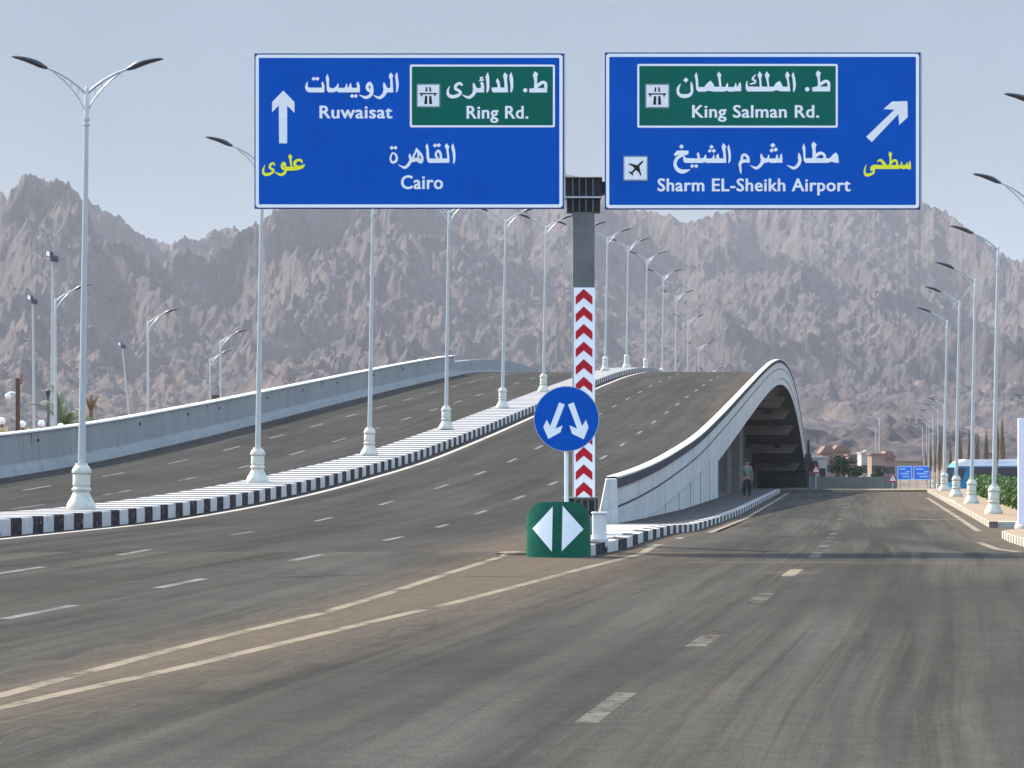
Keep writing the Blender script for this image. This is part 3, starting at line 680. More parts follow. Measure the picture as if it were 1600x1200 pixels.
def rr(x0, x1, z0, z1, r, n=4):
    out = []
    for cx, cz, a0 in ((x1-r, z1-r, 0), (x0+r, z1-r, 90), (x0+r, z0+r, 180), (x1-r, z0+r, 270)):
        for k in range(n+1): a = R(a0+90*k/n); out.append((cx+r*math.cos(a), cz+r*math.sin(a)))
    return out
def ring(mb, x0, x1, z0, z1, r, w, y, mt):
    a = rr(x0, x1, z0, z1, r); b = rr(x0+w, x1-w, z0+w, z1-w, max(.01, r-w*.6)); n = len(a)
    mb.mesh([(x, y, z) for x, z in a+b], [(i, (i+1) % n, n+(i+1) % n, n+i) for i in range(n)], mt)
class Word:
    """painted lettering: stacked flat pieces, every piece .6 mm in front of the last"""
    def __init__(s, ox, oy, sc, mt, y): s.ox, s.oy, s.sc, s.mt, s.y = ox, oy, sc, mt, y; s.mb = MB()
    def q(s, x, y): return (sx(s.ox+x/s.sc), s.y, lz(sz(s.oy+y/s.sc)))
    def P(s, pts):
        bm = bmesh.new(); vs = [bm.verts.new(s.q(*p)) for p in pts]; f = bm.faces.new(vs); f.normal_update()
        r = bmesh.ops.triangulate(bm, faces=[f]); bm.verts.index_update()
        s.mb.mesh([tuple(v.co) for v in bm.verts], [tuple(v.index for v in f.verts) for f in bm.faces], s.mt); bm.free(); s.y -= .0006
    def C(s, x, y, r):
        s.P([(x+r*math.cos(2*math.pi*k/14), y+r*math.sin(2*math.pi*k/14)) for k in range(14)])
    def D(s, x, y, r): s.P([(x-r, y+r*.05), (x, y-r*.95), (x+r, y-.05*r), (x, y+r*.95)])
    def S(s, pts):
        P = [Vector((a, b, w)) for a, b, w in pts]; out = []
        for i in range(len(P)-1):
            p0, p1, p2, p3 = P[max(i-1, 0)], P[i], P[i+1], P[min(i+2, len(P)-1)]
            for k in range(5):
                t = k/5; out.append(.5*((2*p1)+(-p0+p2)*t+(2*p0-5*p1+4*p2-p3)*t*t+(-p0+3*p1-3*p2+p3)*t**3))
        out.append(P[-1]); lft, rgt = [], []
        for i, v in enumerate(out):
            a, b = out[max(i-1, 0)], out[min(i+1, len(out)-1)]; d = Vector((b.x-a.x, b.y-a.y)); d.normalize(); w = max(v.z, 2)/2
            lft.append((v.x-d.y*w, v.y+d.x*w)); rgt.append((v.x+d.y*w, v.y-d.x*w))
        n = len(lft); pts3 = [s.q(*p) for p in lft+rgt]
        # alternate tiny steps so that crossing parts of one stroke never share a plane
        pts3 = [(x, y-.0004*((i % n)/n), z) for i, (x, y, z) in enumerate(pts3)]
        s.mb.mesh(pts3, [(i, i+1, n+i+1, n+i) for i in range(n-1)], s.mt)
        for e in (out[0], out[-1]):
            s.y -= .0006; r = max(e.z, 2)/2
            if r > 5: s.P([(e.x+r*math.cos(2*math.pi*k/10), e.y+r*math.sin(2*math.pi*k/10)) for k in range(10)])
        s.y -= .0006
def latin(txt, x0, x1, ytop, ybase, mt, y, name, parent, bold=.026):
    cu = bpy.data.curves.new('txt', 'FONT'); cu.body = txt; cu.size = 1; cu.resolution_u = 3; cu.space_character = 1.06
    to = bpy.data.objects.new('txt', cu); COL.objects.link(to); dg = bpy.context.evaluated_depsgraph_get(); dg.update()
    me = bpy.data.meshes.new_from_object(to.evaluated_get(dg)); bpy.data.objects.remove(to)
    co = np.array([v.co[:] for v in me.vertices]); a, b = co[:, 0].min()-bold, co[:, 0].max()+bold; fs = [tuple(p.vertices) for p in me.polygons]
    X0, X1 = sx(x0), sx(x1); zb, zt = lz(sz(ybase)), lz(sz(ytop)); mb = MB()
    for k, (dx, dy) in enumerate(((0, 0), (-1, 0), (1, 0), (-.7, .5), (.7, -.5), (.7, .5), (-.7, -.5))):
        mb.mesh([(X0+(x+dx*bold-a)/(b-a)*(X1-X0), y-.0006*k, zb+(z_+dy*bold+bold*.5)/(CAPH+bold)*(zt-zb)) for x, z_, _ in co], fs, mt)
    o = mb.build(name, recalc=False); o.parent = parent; return o
_c = bpy.data.curves.new('t', 'FONT'); _c.body = 'H'; _o = bpy.data.objects.new('t', _c); COL.objects.link(_o)
_m = bpy.data.meshes.new_from_object(_o.evaluated_get(bpy.context.evaluated_depsgraph_get())); CAPH = max(v.co.y for v in _m.vertices); bpy.data.objects.remove(_o)

def board(x0, x1, y0, y1, label):
    s = MB(); y = -.06
    s.box(sx(x0), sx(x1), y, .025, lz(sz(y1)), lz(sz(y0)), M['edge'])
    s.box(sx(x1)-.0, sx(x1)+.03, y+.005, .02, lz(sz(y1)), lz(sz(y0)), M['alu'])
    t = gpart(s, 'direction_sign'); t['label'] = label
    f = MB(); f.mesh([(x, y-.004, z) for x, z in rr(sx(x0+5), sx(x1-5), lz(sz(y1-5)), lz(sz(y0+5)), .02)], [tuple(range(20))], M['blue'])
    gpart(f, 'sign_face', t, recalc=False)
    b = MB(); ring(b, sx(x0+1.8), sx(x1-2), lz(sz(y1-1.8)), lz(sz(y0+2)), .06, 5.0/GS, y-.008, M['white']); gpart(b, 'border', t, recalc=False)
    return t
def green(t, x0, x1, y0, y1):
    y = -.068; f = MB()
    f.mesh([(x, y, z) for x, z in rr(sx(x0), sx(x1), lz(sz(y1)), lz(sz(y0)), .03)], [tuple(range(20))], M['green'])
    ring(f, sx(x0), sx(x1), lz(sz(y1)), lz(sz(y0)), .035, 3.2/GS, y-.003, M['white'])
    gpart(f, 'green_panel', t, recalc=False)
def icon_base(f, x0, x1, y0, y1):
    f.mesh([(x, -.078, z) for x, z in rr(sx(x0), sx(x1), lz(sz(y1)), lz(sz(y0)), .02)], [tuple(range(20))], M['grey'])
    f.mesh([(x, -.080, z) for x, z in rr(sx(x0+2), sx(x1-2), lz(sz(y1-2)), lz(sz(y0+2)), .01)], [tuple(range(20))], M['offwhite'])
def bridge_icon(t, x0, y0, w):
    f = MB(); icon_base(f, x0, x0+w, y0, y0+w); k = w/38.
    def q(poly, y=-.0825): f.mesh([(sx(x0+px_*k), y, lz(sz(y0+py_*k))) for px_, py_ in poly], [tuple(range(len(poly)))], M['black'])
    # coordinates measured from the 24 px/px enlargement, icon origin at (8,7)
    def z(p): return [((a-170)/21.8, (b-145)/21.8) for a, b in p]
    q(z([(500, 265), (548, 262), (545, 415), (480, 420)])); q(z([(615, 262), (662, 262), (685, 420), (620, 418)]))
    q(z([(275, 468), (890, 468), (890, 512), (275, 515)])); q(z([(310, 516), (385, 516), (345, 600), (322, 590)]), -.083); q(z([(785, 513), (850, 513), (825, 590), (795, 585)]), -.083)
    q(z([(470, 565), (545, 565), (543, 858), (440, 858)])); q(z([(615, 565), (690, 565), (715, 858), (610, 858)]))
    gpart(f, 'road_symbol', t, recalc=False)
# --- left board
tL = board(398, 881, 84, 326.5, 'left blue board reading Ruwaisat, Ring Rd. and Cairo'); green(tL, 640.5, 867, 101.5, 199.5); bridge_icon(tL, 651, 131.5, 37)
a = MB(); arrow = [(443, 142), (460.5, 160), (460.5, 177), (449, 165.5), (449, 224.5), (436.5, 224.5), (436, 165.5), (425.5, 176), (425.5, 160)]
w = Word(0, 0, 1, M['offwhite'], -.068); w.P(arrow); gpart(w.mb, 'arrow', tL, recalc=False)
latin('Ruwaisat', 499.5, 613.5, 165.5, 185.5, M['white'], -.068, 'lettering', tL)
latin('Ring Rd.', 729, 825.5, 166, 186, M['white'], -.073, 'lettering', tL)
latin('Cairo', 626.5, 692.5, 274.5, 295.8, M['white'], -.068, 'lettering', tL)
# Arabic lettering, drawn stroke by stroke
w = Word(470, 105, 10, M['white'], -.068)
w.P([(1508, 85), (1525, 200), (1533, 290), (1520, 370), (1497, 402), (1487, 395), (1493, 330), (1488, 250), (1475, 150), (1485, 110)])
w.P([(1405, 88), (1445, 130), (1435, 180), (1440, 260), (1448, 400), (1330, 400), (1300, 330), (1400, 330), (1400, 200), (1378, 165), (1385, 120)])
w.S([(1302, 242, 8), (1308, 290, 45), (1325, 360, 62), (1300, 430, 58), (1240, 480, 48), (1180, 468, 28), (1135, 437, 6)])
w.S([(1108, 300, 45), (1080, 255, 45), (1045, 290, 48), (1045, 345, 48), (1080, 375, 45), (1110, 345, 45)]); w.S([(1110, 295, 42), (1115, 380, 50), (1085, 450, 50), (1020, 480, 48), (960, 460, 28), (915, 435, 6)])
w.P([(900, 230), (925, 290), (925, 400), (590, 400), (560, 375), (530, 397), (440, 400), (410, 370), (405, 250), (392, 170), (420, 108), (445, 180), (445, 300), (460, 330), (520, 335), (560, 300), (585, 255), (597, 280), (590, 328), (680, 330), (705, 300), (715, 255), (730, 285), (735, 330), (755, 310), (765, 280), (785, 245), (795, 290), (800, 328), (880, 328), (880, 290), (868, 262)])
w.D(805, 457, 36); w.D(862, 457, 36)
w.P([(115, 225), (108, 290), (125, 325), (330, 325), (335, 290), (322, 265), (345, 225), (375, 290), (372, 400), (130, 400), (85, 370), (68, 320), (85, 260)])
w.D(205, 187, 36); w.D(262, 187, 36)
gpart(w.mb, 'lettering', tL, recalc=False)
w = Word(690, 105, 9.412, M['white'], -.073)
w.P([(1372, 65), (1418, 100), (1403, 160), (1405, 235), (1395, 300), (1360, 310), (1362, 200), (1340, 120)]); w.P([(1290, 320), (1380, 312), (1550, 312), (1552, 378), (1290, 378)])
w.S([(1372, 322, 40), (1430, 262, 48), (1490, 228, 45), (1528, 250, 46), (1530, 320, 44)]); w.C(1230, 345, 32)
w.P([(1025, 75), (1050, 160), (1055, 290), (1045, 345), (1025, 378), (1010, 370), (1012, 280), (995, 130)])
w.P([(820, 165), (850, 210), (868, 305), (925, 305), (920, 200), (903, 130), (930, 80), (970, 125), (962, 180), (970, 280), (978, 375), (760, 378), (735, 345), (738, 305), (828, 300), (815, 250), (797, 210)])
w.P([(682, 78), (700, 150), (705, 300), (695, 350), (672, 382), (657, 375), (662, 300), (655, 190), (645, 140)])
w.P([(600, 215), (618, 240), (628, 300), (625, 378), (500, 378), (480, 312), (575, 312), (580, 270), (565, 240)])
w.S([(608, 158, 20), (578, 160, 24), (575, 185, 20), (606, 188, 18)]); w.S([(558, 208, 16), (618, 194, 18)])
w.S([(470, 235, 8), (475, 270, 38), (490, 330, 56), (470, 400, 50), (410, 450, 45), (350, 437, 28), (305, 410, 6)])
w.S([(298, 268, 34), (270, 243, 40), (215, 272, 46), (205, 320, 42), (250, 350, 42), (280, 378, 42), (245, 420, 48), (160, 442, 52), (100, 410, 45), (95, 340, 30), (125, 285, 8)])
gpart(w.mb, 'lettering', tL, recalc=False)
w = Word(600, 215, 13.333, M['white'], -.068)
w.P([(1443, 125), (1480, 260), (1492, 400), (1485, 480), (1465, 548), (1440, 545), (1440, 450), (1432, 330), (1402, 210), (1415, 160)])
w.P([(1300, 120), (1362, 190), (1345, 260), (1360, 380), (1368, 500), (1355, 530), (940, 535), (905, 500), (885, 400), (885, 260), (865, 190), (902, 125), (930, 200), (940, 330), (948, 440), (1320, 440), (1310, 340), (1295, 240), (1262, 190)])
w.S([(1190, 440, 45), (1185, 370, 50), (1160, 300, 48), (1125, 280, 42), (1088, 330, 48), (1085, 395, 46), (1130, 425, 30)]); w.D(1065, 170, 48); w.D(1142, 165, 48)
w.S([(540, 337, 10), (540, 390, 52), (560, 470, 60), (520, 560, 62), (440, 630, 58), (370, 608, 35), (295, 568, 8)])
w.S([(672, 218, 10), (705, 285, 60), (765, 355, 55), (800, 430, 52), (785, 515, 52), (735, 505, 60), (680, 478, 48), (620, 492, 50), (570, 490, 50)]); w.S([(680, 250, 40), (655, 320, 40), (615, 400, 42), (600, 470, 46)])
w.S([(718, 330, 40), (716, 440, 34)]); w.S([(630, 452, 46), (700, 452, 50), (770, 480, 46)])
w.S([(180, 322, 24), (240, 355, 42), (270, 420, 46), (250, 500, 52), (180, 525, 50), (145, 480, 42), (142, 410, 38), (178, 325, 26)]); w.D(165, 222, 46); w.D(243, 220, 46)
gpart(w.mb, 'lettering', tL, recalc=False)
w = Word(405, 235, 20, M['yellow'], -.068)
w.S([(485, 478, 34), (455, 408, 66), (375, 440, 78), (338, 530, 74), (395, 592, 66), (450, 610, 66), (435, 680, 75), (330, 748, 88), (200, 762, 96), (135, 700, 78), (138, 600, 58), (185, 468, 15)])
w.S([(820, 500, 76), (790, 405, 76), (735, 435, 80), (725, 530, 80), (775, 595, 76), (825, 560, 70)]); w.S([(840, 570, 60), (845, 620, 70), (800, 715, 88), (690, 770, 88), (600, 742, 58), (515, 700, 36)])
w.P([(850, 520), (1080, 520), (1250, 495), (1430, 440), (1440, 470), (1380, 570), (1250, 620), (1050, 645), (850, 645)])
w.P([(960, 120), (1045, 190), (1020, 270), (1040, 530), (985, 530), (950, 280), (915, 220), (935, 150)])
w.S([(1350, 388, 40), (1310, 325, 80), (1220, 310, 78), (1130, 370, 90), (1115, 450, 90), (1190, 530, 90)])
gpart(w.mb, 'lettering', tL, recalc=False)['label'] = 'yellow Arabic word under the white arrow'
# --- right board
tR = board(945, 1437.5, 82.5, 327.5, 'right blue board reading King Salman Rd. and Sharm EL-Sheikh Airport'); green(tR, 995.5, 1308.5, 100.5, 200); bridge_icon(tR, 1007.8, 131.6, 38)
w = Word(1180, 80, 4.615, M['offwhite'], -.068); w.P([(1095, 362), (985, 365), (922, 420), (1000, 425), (797, 620), (838, 658), (1030, 455), (1035, 535), (1097, 478)]); gpart(w.mb, 'arrow', tR, recalc=False)
f = MB(); icon_base(f, 973.5, 1012, 244, 283)
pl = [(875, 350), (860, 410), (740, 555), (760, 680), (805, 840), (790, 875), (765, 872), (715, 760), (620, 680), (510, 780), (530, 860), (515, 878), (470, 835), (365, 740), (372, 718), (470, 745), (570, 620), (490, 545), (365, 485), (385, 450), (450, 460), (670, 520), (790, 395)]
w = Word(965, 235, 21.82, M['black'], -.0825); w.P(pl); gpart(f, 'airport_symbol', tR, recalc=False); gpart(w.mb, 'aeroplane', tR, recalc=False)
latin('King Salman Rd.', 1081, 1279.5, 164.8, 184.5, M['white'], -.073, 'lettering', tR)
latin('Sharm EL-Sheikh Airport', 1027, 1328.5, 279.3, 299.3, M['white'], -.068, 'lettering', tR)
w = Word(1050, 105, 12.308, M['white'], -.073)
w.S([(165, 325, 10), (118, 400, 48), (112, 490, 52), (160, 550, 66), (240, 562, 76), (330, 545, 66), (378, 480, 50), (375, 370, 52), (362, 287, 10)]); w.D(262, 255, 54)
w.P([(462, 100), (490, 180), (500, 300), (505, 390), (620, 390), (650, 340), (720, 275), (745, 270), (790, 330), (815, 385), (905, 385), (895, 300), (880, 200), (858, 165), (890, 90), (945, 150), (930, 220), (940, 300), (950, 385), (1020, 385), (1045, 330), (1062, 300), (1075, 340), (1075, 388), (1180, 390), (1205, 350), (1220, 300), (1235, 330), (1238, 385), (1262, 370), (1278, 330), (1308, 290), (1325, 350), (1325, 470), (1200, 470), (1180, 478), (1080, 478), (1050, 455), (1000, 478), (800, 478), (690, 460), (640, 478), (500, 478), (465, 440), (455, 350), (450, 240), (428, 180)])
gpart(w.mb, 'lettering', tR, recalc=False)
w = Word(1170, 105, 11.43, M['white'], -.073)
w.P([(1222, 62), (1283, 105), (1262, 170), (1270, 270), (1275, 330), (1230, 335), (1222, 200), (1188, 130)]); w.P([(1125, 370), (1200, 352), (1445, 352), (1448, 440), (1130, 440)]); w.S([(1225, 355, 36), (1300, 292, 56), (1370, 257, 52), (1418, 285, 52), (1422, 360, 52)]); w.C(1038, 400, 41)
w.P([(790, 88), (820, 190), (835, 320), (825, 400), (798, 452), (782, 440), (785, 340), (775, 220), (758, 150)])
w.P([(680, 80), (728, 150), (705, 200), (722, 300), (735, 440), (600, 440), (540, 435), (480, 415), (430, 440), (-30, 442), (-60, 395), (-62, 315), (-45, 260), (-25, 250), (-30, 320), (-10, 352), (190, 355), (180, 230), (150, 150), (185, 80), (235, 140), (215, 210), (228, 355), (330, 355), (310, 240), (280, 150), (312, 80), (368, 150), (345, 210), (362, 355), (440, 355), (480, 290), (545, 250), (580, 300), (600, 355), (690, 355), (680, 250), (642, 150)])
w.S([(118, 142, 14), (75, 190, 34), (65, 228, 34), (110, 248, 30), (98, 288, 34), (15, 310, 18)])
gpart(w.mb, 'lettering', tR, recalc=False)
w = Word(1020, 215, 10, M['white'], -.068)
w.P([(1185, 110), (1208, 200), (1218, 280), (1212, 360), (1188, 405), (1175, 400), (1182, 310), (1172, 220), (1160, 160)])
w.P([(1097, 90), (1145, 140), (1130, 180), (1140, 280), (1145, 400), (830, 400), (810, 385), (780, 400), (500, 400), (475, 370), (470, 300), (490, 290), (520, 325), (690, 330), (695, 300), (682, 262), (708, 228), (730, 280), (735, 330), (790, 320), (822, 262), (835, 290), (835, 330), (915, 330), (935, 300), (950, 258), (962, 300), (965, 330), (990, 328), (985, 290), (1022, 248), (1032, 300), (1035, 328), (1100, 330), (1095, 240), (1070, 150)])
w.P([(328, 292), (335, 255), (375, 210), (450, 205), (558, 210), (552, 265), (480, 290), (400, 275)]); w.S([(470, 275, 40), (385, 320, 50), (345, 400, 48), (365, 480, 58), (430, 530, 66), (500, 530, 56), (580, 503, 10)])
w.D(445, 146, 39); w.D(913, 150, 36); w.D(886, 213, 32); w.D(950, 213, 36); w.D(612, 450, 35); w.D(675, 450, 35)
w.S([(1385, 345, 40), (1395, 290, 40), (1432, 272, 40), (1478, 310, 46), (1490, 370, 46)]); w.P([(1510, 350), (1505, 400), (1420, 395), (1375, 420), (1385, 500), (1378, 570), (1360, 560), (1345, 480), (1332, 420), (1352, 365), (1380, 345), (1480, 345)])
gpart(w.mb, 'lettering', tR, recalc=False)
w = Word(1170, 215, 10, M['white'], -.068)
w.S([(190, 252, 8), (195, 300, 42), (215, 350, 60), (190, 420, 52), (120, 480, 46), (60, 462, 25), (15, 435, 6)])
w.P([(512, 250), (522, 320), (522, 400), (440, 395), (400, 400), (330, 400), (300, 380), (270, 400), (215, 395), (215, 330), (285, 325), (300, 265), (320, 290), (315, 330), (410, 330), (430, 270), (442, 262), (450, 300), (455, 330), (485, 328), (478, 290)])
w.D(370, 125, 43); w.D(352, 207, 36); w.D(415, 192, 38)
w.S([(778, 242, 8), (785, 300, 48), (793, 370, 50), (760, 440, 50), (700, 480, 45), (640, 460, 28), (592, 435, 6)])
w.P([(855, 90), (880, 170), (880, 320), (900, 330), (990, 320), (1190, 330), (1260, 325), (1320, 260), (1355, 235), (1390, 280), (1402, 400), (1330, 395), (1280, 380), (1240, 400), (880, 400), (852, 360), (845, 230), (828, 160)])
w.P([(1000, 65), (1055, 110), (1035, 170), (1045, 240), (1020, 335), (990, 335), (990, 200), (972, 125)]); w.S([(1010, 325, 42), (1070, 268, 52), (1130, 248, 48), (1178, 285, 42), (1178, 335, 42)])
gpart(w.mb, 'lettering', tR, recalc=False)
w = Word(1340, 235, 17.78, M['yellow'], -.068)
w.P([(350, 460), (430, 405), (650, 415), (1180, 415), (1190, 370), (1210, 310), (1230, 350), (1235, 415), (1320, 415), (1345, 360), (1365, 320), (1380, 370), (1380, 415), (1410, 400), (1425, 300), (1445, 300), (1470, 370), (1475, 520), (1440, 535), (1340, 515), (1230, 530), (1190, 500), (1130, 525), (480, 525), (430, 510), (400, 570), (340, 570)])
w.P([(875, 30), (955, 100), (925, 180), (935, 300), (930, 430), (870, 430), (880, 250), (850, 120)]); w.S([(870, 420, 45), (960, 312, 64), (1040, 282, 64), (1080, 335, 60), (1085, 430, 56)])
w.S([(545, 325, 30), (600, 278, 62), (660, 300, 76), (745, 405, 80), (800, 470, 60)]); w.S([(440, 535, 56), (430, 620, 66), (350, 675, 76), (235, 692, 86), (185, 620, 60), (192, 520, 46), (225, 405, 15)])
gpart(w.mb, 'lettering', tR, recalc=False)['label'] = 'yellow Arabic word under the slanted arrow'
# ------------------------------------------------------------------ round sign
RY = 61.0; RS = F/RY
rsn = empty('round_sign', ((885-800)/RS, RY, .2), 0, 'round blue sign with two white downward arrows on a thin white post', 'traffic sign')
def rx(px): return (px-885)/RS
def rz_(py): return CZ+(HY-py)/RS-.2
p = MB(); p.lathe([(.036, 0), (.036, rz_(610))], M['buswhite'], 12); p.build('post', rsn, smooth=True)
d = MB(); n = 48; r0 = 51/RS; cz = rz_(654.5)
d.prism([(r0*math.cos(2*math.pi*k/n), cz+r0*math.sin(2*math.pi*k/n)) for k in range(n)], -.075, -.045, M['alu']); disc = d.build('disc', rsn)
d = MB(); r1 = 50/RS; d.mesh([(r1*math.cos(2*math.pi*k/n), -.078, cz+r1*math.sin(2*math.pi*k/n)) for k in range(n)], [tuple(range(n))], M['bluer'] if 'bluer' in M else M['blue']); d.build('sign_face', disc, recalc=False)
for poly in ([(495, 358), (575, 388), (440, 735), (545, 690), (512, 790), (340, 885), (265, 715), (315, 608), (365, 700)],
             [(705, 358), (825, 700), (880, 608), (918, 720), (848, 890), (680, 810), (643, 690), (755, 738), (622, 388)]):
    a = MB(); bm = bmesh.new(); vs = [bm.verts.new((rx(820+x/9.23), -.081, rz_(590+y/9.23))) for x, y in poly]; ff = bm.faces.new(vs); ff.normal_update(); bmesh.ops.triangulate(bm, faces=[ff]); bm.verts.index_update()
    a.mesh([tuple(v.co) for v in bm.verts], [tuple(v.index for v in q.verts) for q in bm.faces], M['white']); bm.free(); a.build('arrow', disc, recalc=False)
# ------------------------------------------------------------------ green gore marker
HYd = 59.0; HS = F/HYd
hu = empty('gore_marker', ((873-800)/HS, HYd, .0), 0, 'green domed plastic gore marker with two white triangles, at the tip of the kerb', 'road marker')
WD = 50.5/HS; HH = (870-783)/HS
def hsurf(u, z):
    """front surface: u -1..1 across, returns (x, y)"""
    return u*WD, -.42*(math.cos(u*math.pi/2)**.8)
g = MB(); nu, nz_ = 28, 10; pts = []
def topz(u):      # silhouette: rounded shoulders
    a = abs(u); return HH*(1.0 - .03*a - .24*max(0, (a-.55)/.45)**2.2)
for j in range(nz_+1):
    for i in range(nu+1):
        u = -1+2*i/nu; t = j/nz_; x, y = hsurf(u, 0); z = topz(u)*t
        y = y*(1-.10*t**3); 
        if abs(t-.6) < .01: y += .012
        pts.append((x*(1-.015*t), y, z))
# roof sweeping back
for i in range(nu+1):
    u = -1+2*i/nu; x, y = hsurf(u, 0); pts.append((x*.93, .05, topz(u)*.99))
for i in range(nu+1):
    u = -1+2*i/nu; x, y = hsurf(u, 0); pts.append((x*.9, .55, topz(u)*.9))
for i in range(nu+1):
    u = -1+2*i/nu; x, y = hsurf(u, 0); pts.append((x*.9, .58, 0))
fc = [(j*(nu+1)+i, j*(nu+1)+i+1, (j+1)*(nu+1)+i+1, (j+1)*(nu+1)+i) for j in range(nz_+3) for i in range(nu)]
g.mesh(pts, fc, M['hump']); 
n0 = nu+1
g.mesh([pts[j*n0] for j in range(nz_+4)], [tuple(range(nz_+4))], M['hump']); g.mesh([pts[j*n0+nu] for j in range(nz_+4)], [tuple(range(nz_+4))], M['hump'])
shell = g.build('shell', hu, smooth=True)
def hp(px_, py_): return (px_-873)/HS, (870-py_)/HS
for tri in ([(815+515/10.67, 770+222/10.67), (815+500/10.67, 770+970/10.67), (815+180/10.67, 770+592/10.67)], [(815+678/10.67, 770+210/10.67), (815+1028/10.67, 770+600/10.67), (815+662/10.67, 770+962/10.67)]):
    A, B, C_ = [Vector(hp(*q)) for q in tri]; t = MB(); N = 12; idx = {}; pp = []; ff = []
    for i in range(N+1):
        for j in range(N+1-i):
            q = A+(B-A)*i/N+(C_-A)*j/N; u = q.x/WD; x, y = hsurf(u, q.y); tt = q.y/topz(u); idx[i, j] = len(pp); pp.append((q.x, y*(1-.10*tt**3)-.012, q.y))
    for i in range(N):
        for j in range(N-i):
            ff.append((idx[i, j], idx[i+1, j], idx[i, j+1]))
            if i+j < N-1: ff.append((idx[i+1, j], idx[i+1, j+1], idx[i, j+1]))
    t.mesh(pp, ff, M['white']); t.build('white_triangle', hu, recalc=True, smooth=False)
# concrete block and cabinet beside it
cb = MB(); cs = F/61.5
cb.box((926-800)/cs, (947-800)/cs, 61.3, 61.7, .1, CZ+(HY-803)/cs, M['concwhite']); cb.box((924.5-800)/cs, (948.5-800)/cs, 61.27, 61.75, CZ+(HY-803)/cs+.0, CZ+(HY-800)/cs, M['concwhite'])
cb.box((923-800)/cs, (950-800)/cs, 61.2, 61.8, .1, .27, M['concwhite'])
tag(cb.build('cabinet', bevel=.01), 'small white cabinet box standing right of the green gore marker', 'cabinet')
# sand and a flat stone at the line end
st = MB(); st.lathe([(.36, 0), (.35, .04), (.25, .06), (.02, .07)], M['goreline'], 9, (805-800)/84.+.0, 60.2)
st.v = [(x*1.0+random.uniform(-.04, .04), y, z) for x, y, z in st.v]
tag(st.build('sand_pile'), 'small heap of pale sand left of the green marker', 'sand pile')
# ------------------------------------------------------------------ right edge: panel, hedge, bus, palms
pn = MB(); pn.box(14.45, 15.55, 95, 95.12, -.2, 2.82, M['lilac']); o = pn.build('advertising_panel', bevel=.02)
tag(o, 'tall blank white panel at the right edge of the picture beside a lamp base', 'panel')
def leaf_cloud(mb, pts, size, mt):
    for p in pts:
        a = Vector((random.gauss(0, 1), random.gauss(0, 1), random.gauss(0, 1))).normalized(); b = a.orthogonal().normalized(); c = a.cross(b)
        s_ = size*random.uniform(.6, 1.3); p = Vector(p)
        mb.mesh([p-b*s_, p-c*s_*.5, p+b*s_, p+c*s_*.5], [(0, 1, 2, 3)], mt)
hd = MB(); ys = np.arange(118, 192, 2.)
for i in range(len(ys)-1):
    a, b_ = ys[i], ys[i+1]; z = Gf(L(a)+24, a)+.1; hw = .45+.06*math.sin(a)
    hd.hexa([(L(a)+27.0-hw, a, z), (L(a)+28.0, a, z), (L(b_)+28.0, b_, z), (L(b_)+27.0-hw, b_, z), (L(a)+27.05-hw, a, z+.86), (L(a)+28.0, a, z+.86), (L(b_)+28.0, b_, z+.87), (L(b_)+27.05-hw, b_, z+.87)], M['leaf'])
pts = []
for k in range(16000):
    y = random.uniform(118, 190); z = Gf(L(y)+24, y)+.1; side = random.random()
    bumpy = .07*math.sin(y*2.3)+.06*math.sin(y*5.1+1)
    if side < .6: pts.append((L(y)+26.5+random.uniform(-.12, .1)-bumpy, y, z+random.uniform(.0, .95)))
    else: pts.append((L(y)+random.uniform(26.5, 28.1), y, z+.9+random.uniform(-.08, .14)+bumpy))
for k in range(2500):
    z = Gf(L(118)+24, 118)+.1; pts.append((L(118)+random.uniform(26.5, 28.1), 118+random.uniform(-.12, .05), z+random.uniform(0, .95)))
leaf_cloud(hd, pts, .075, M['leaf'])
tag(hd.build('hedge', recalc=False), 'clipped green hedge behind the right lamps beside the sandy paving', 'hedge')
# bus
bus = empty('tour_bus', (40.0, 300, -2.1), R(8), 'blue bus with white roof standing behind the right lamps and hedge', 'bus')
def prof_bus():
    return [(-.3, .35), (-.38, 1.2), (-.1, 2.6), (.25, 3.0), (11.6, 3.0), (11.9, 2.7), (11.9, .35)]
b = MB(); b.prism(prof_bus(), 0, 2.5, M['busblue']); b.build('body', bus, bevel=.06)
b = MB(); b.prism([(.25, 3.02), (1.0, 3.3), (8.2, 3.33), (8.8, 3.02)], .15, 2.35, M['buswhite']); b.prism([(.0, 2.72), (.2, 3.01), (11.6, 3.01), (11.9, 2.72)], -.03, -.004, M['buswhite']); b.build('roof', bus)
b = MB(); b.prism([(1.3, 1.55), (1.75, 2.6), (11.6, 2.6), (11.6, 1.55)], -.025, -.004, M['glass']); b.build('side_window', bus)
b = MB(); b.prism([(-.28, 1.4), (-.02, 2.55), (1.0, 2.55), (.6, 1.4)], -.02, -.004, M['glass']); b.build('cab_window', bus)
b = MB(); b.hexa([(-.415, .15, 1.3), (-.40, .15, 1.3), (-.40, 2.35, 1.3), (-.415, 2.35, 1.3), (-.15, .15, 2.6), (-.10, .15, 2.6), (-.10, 2.35, 2.6), (-.15, 2.35, 2.6)], M['glass']); b.build('windscreen', bus)
for wx in (2.2, 9.2, 10.4):
    b = MB(); b.tube([(wx, -.03, .5), (wx, .3, .5)], .5, M['tyre'], 18); wh = b.build('wheel', bus); b = MB(); b.tube([(wx, -.045, .5), (wx, .0, .5)], .28, M['alu'], 14); b.build('rim', wh)
# cream boulder-like box on the hedge
bx = MB(); bx.lathe([(.28, 0), (.3, .08), (.3, .42), (.24, .5), (.02, .52)], M['cream'], 10, L(150)+28.6, 150.); bx.v = [(x, y, z+Gf(26, 150)+1.0) for x, y, z in bx.v]
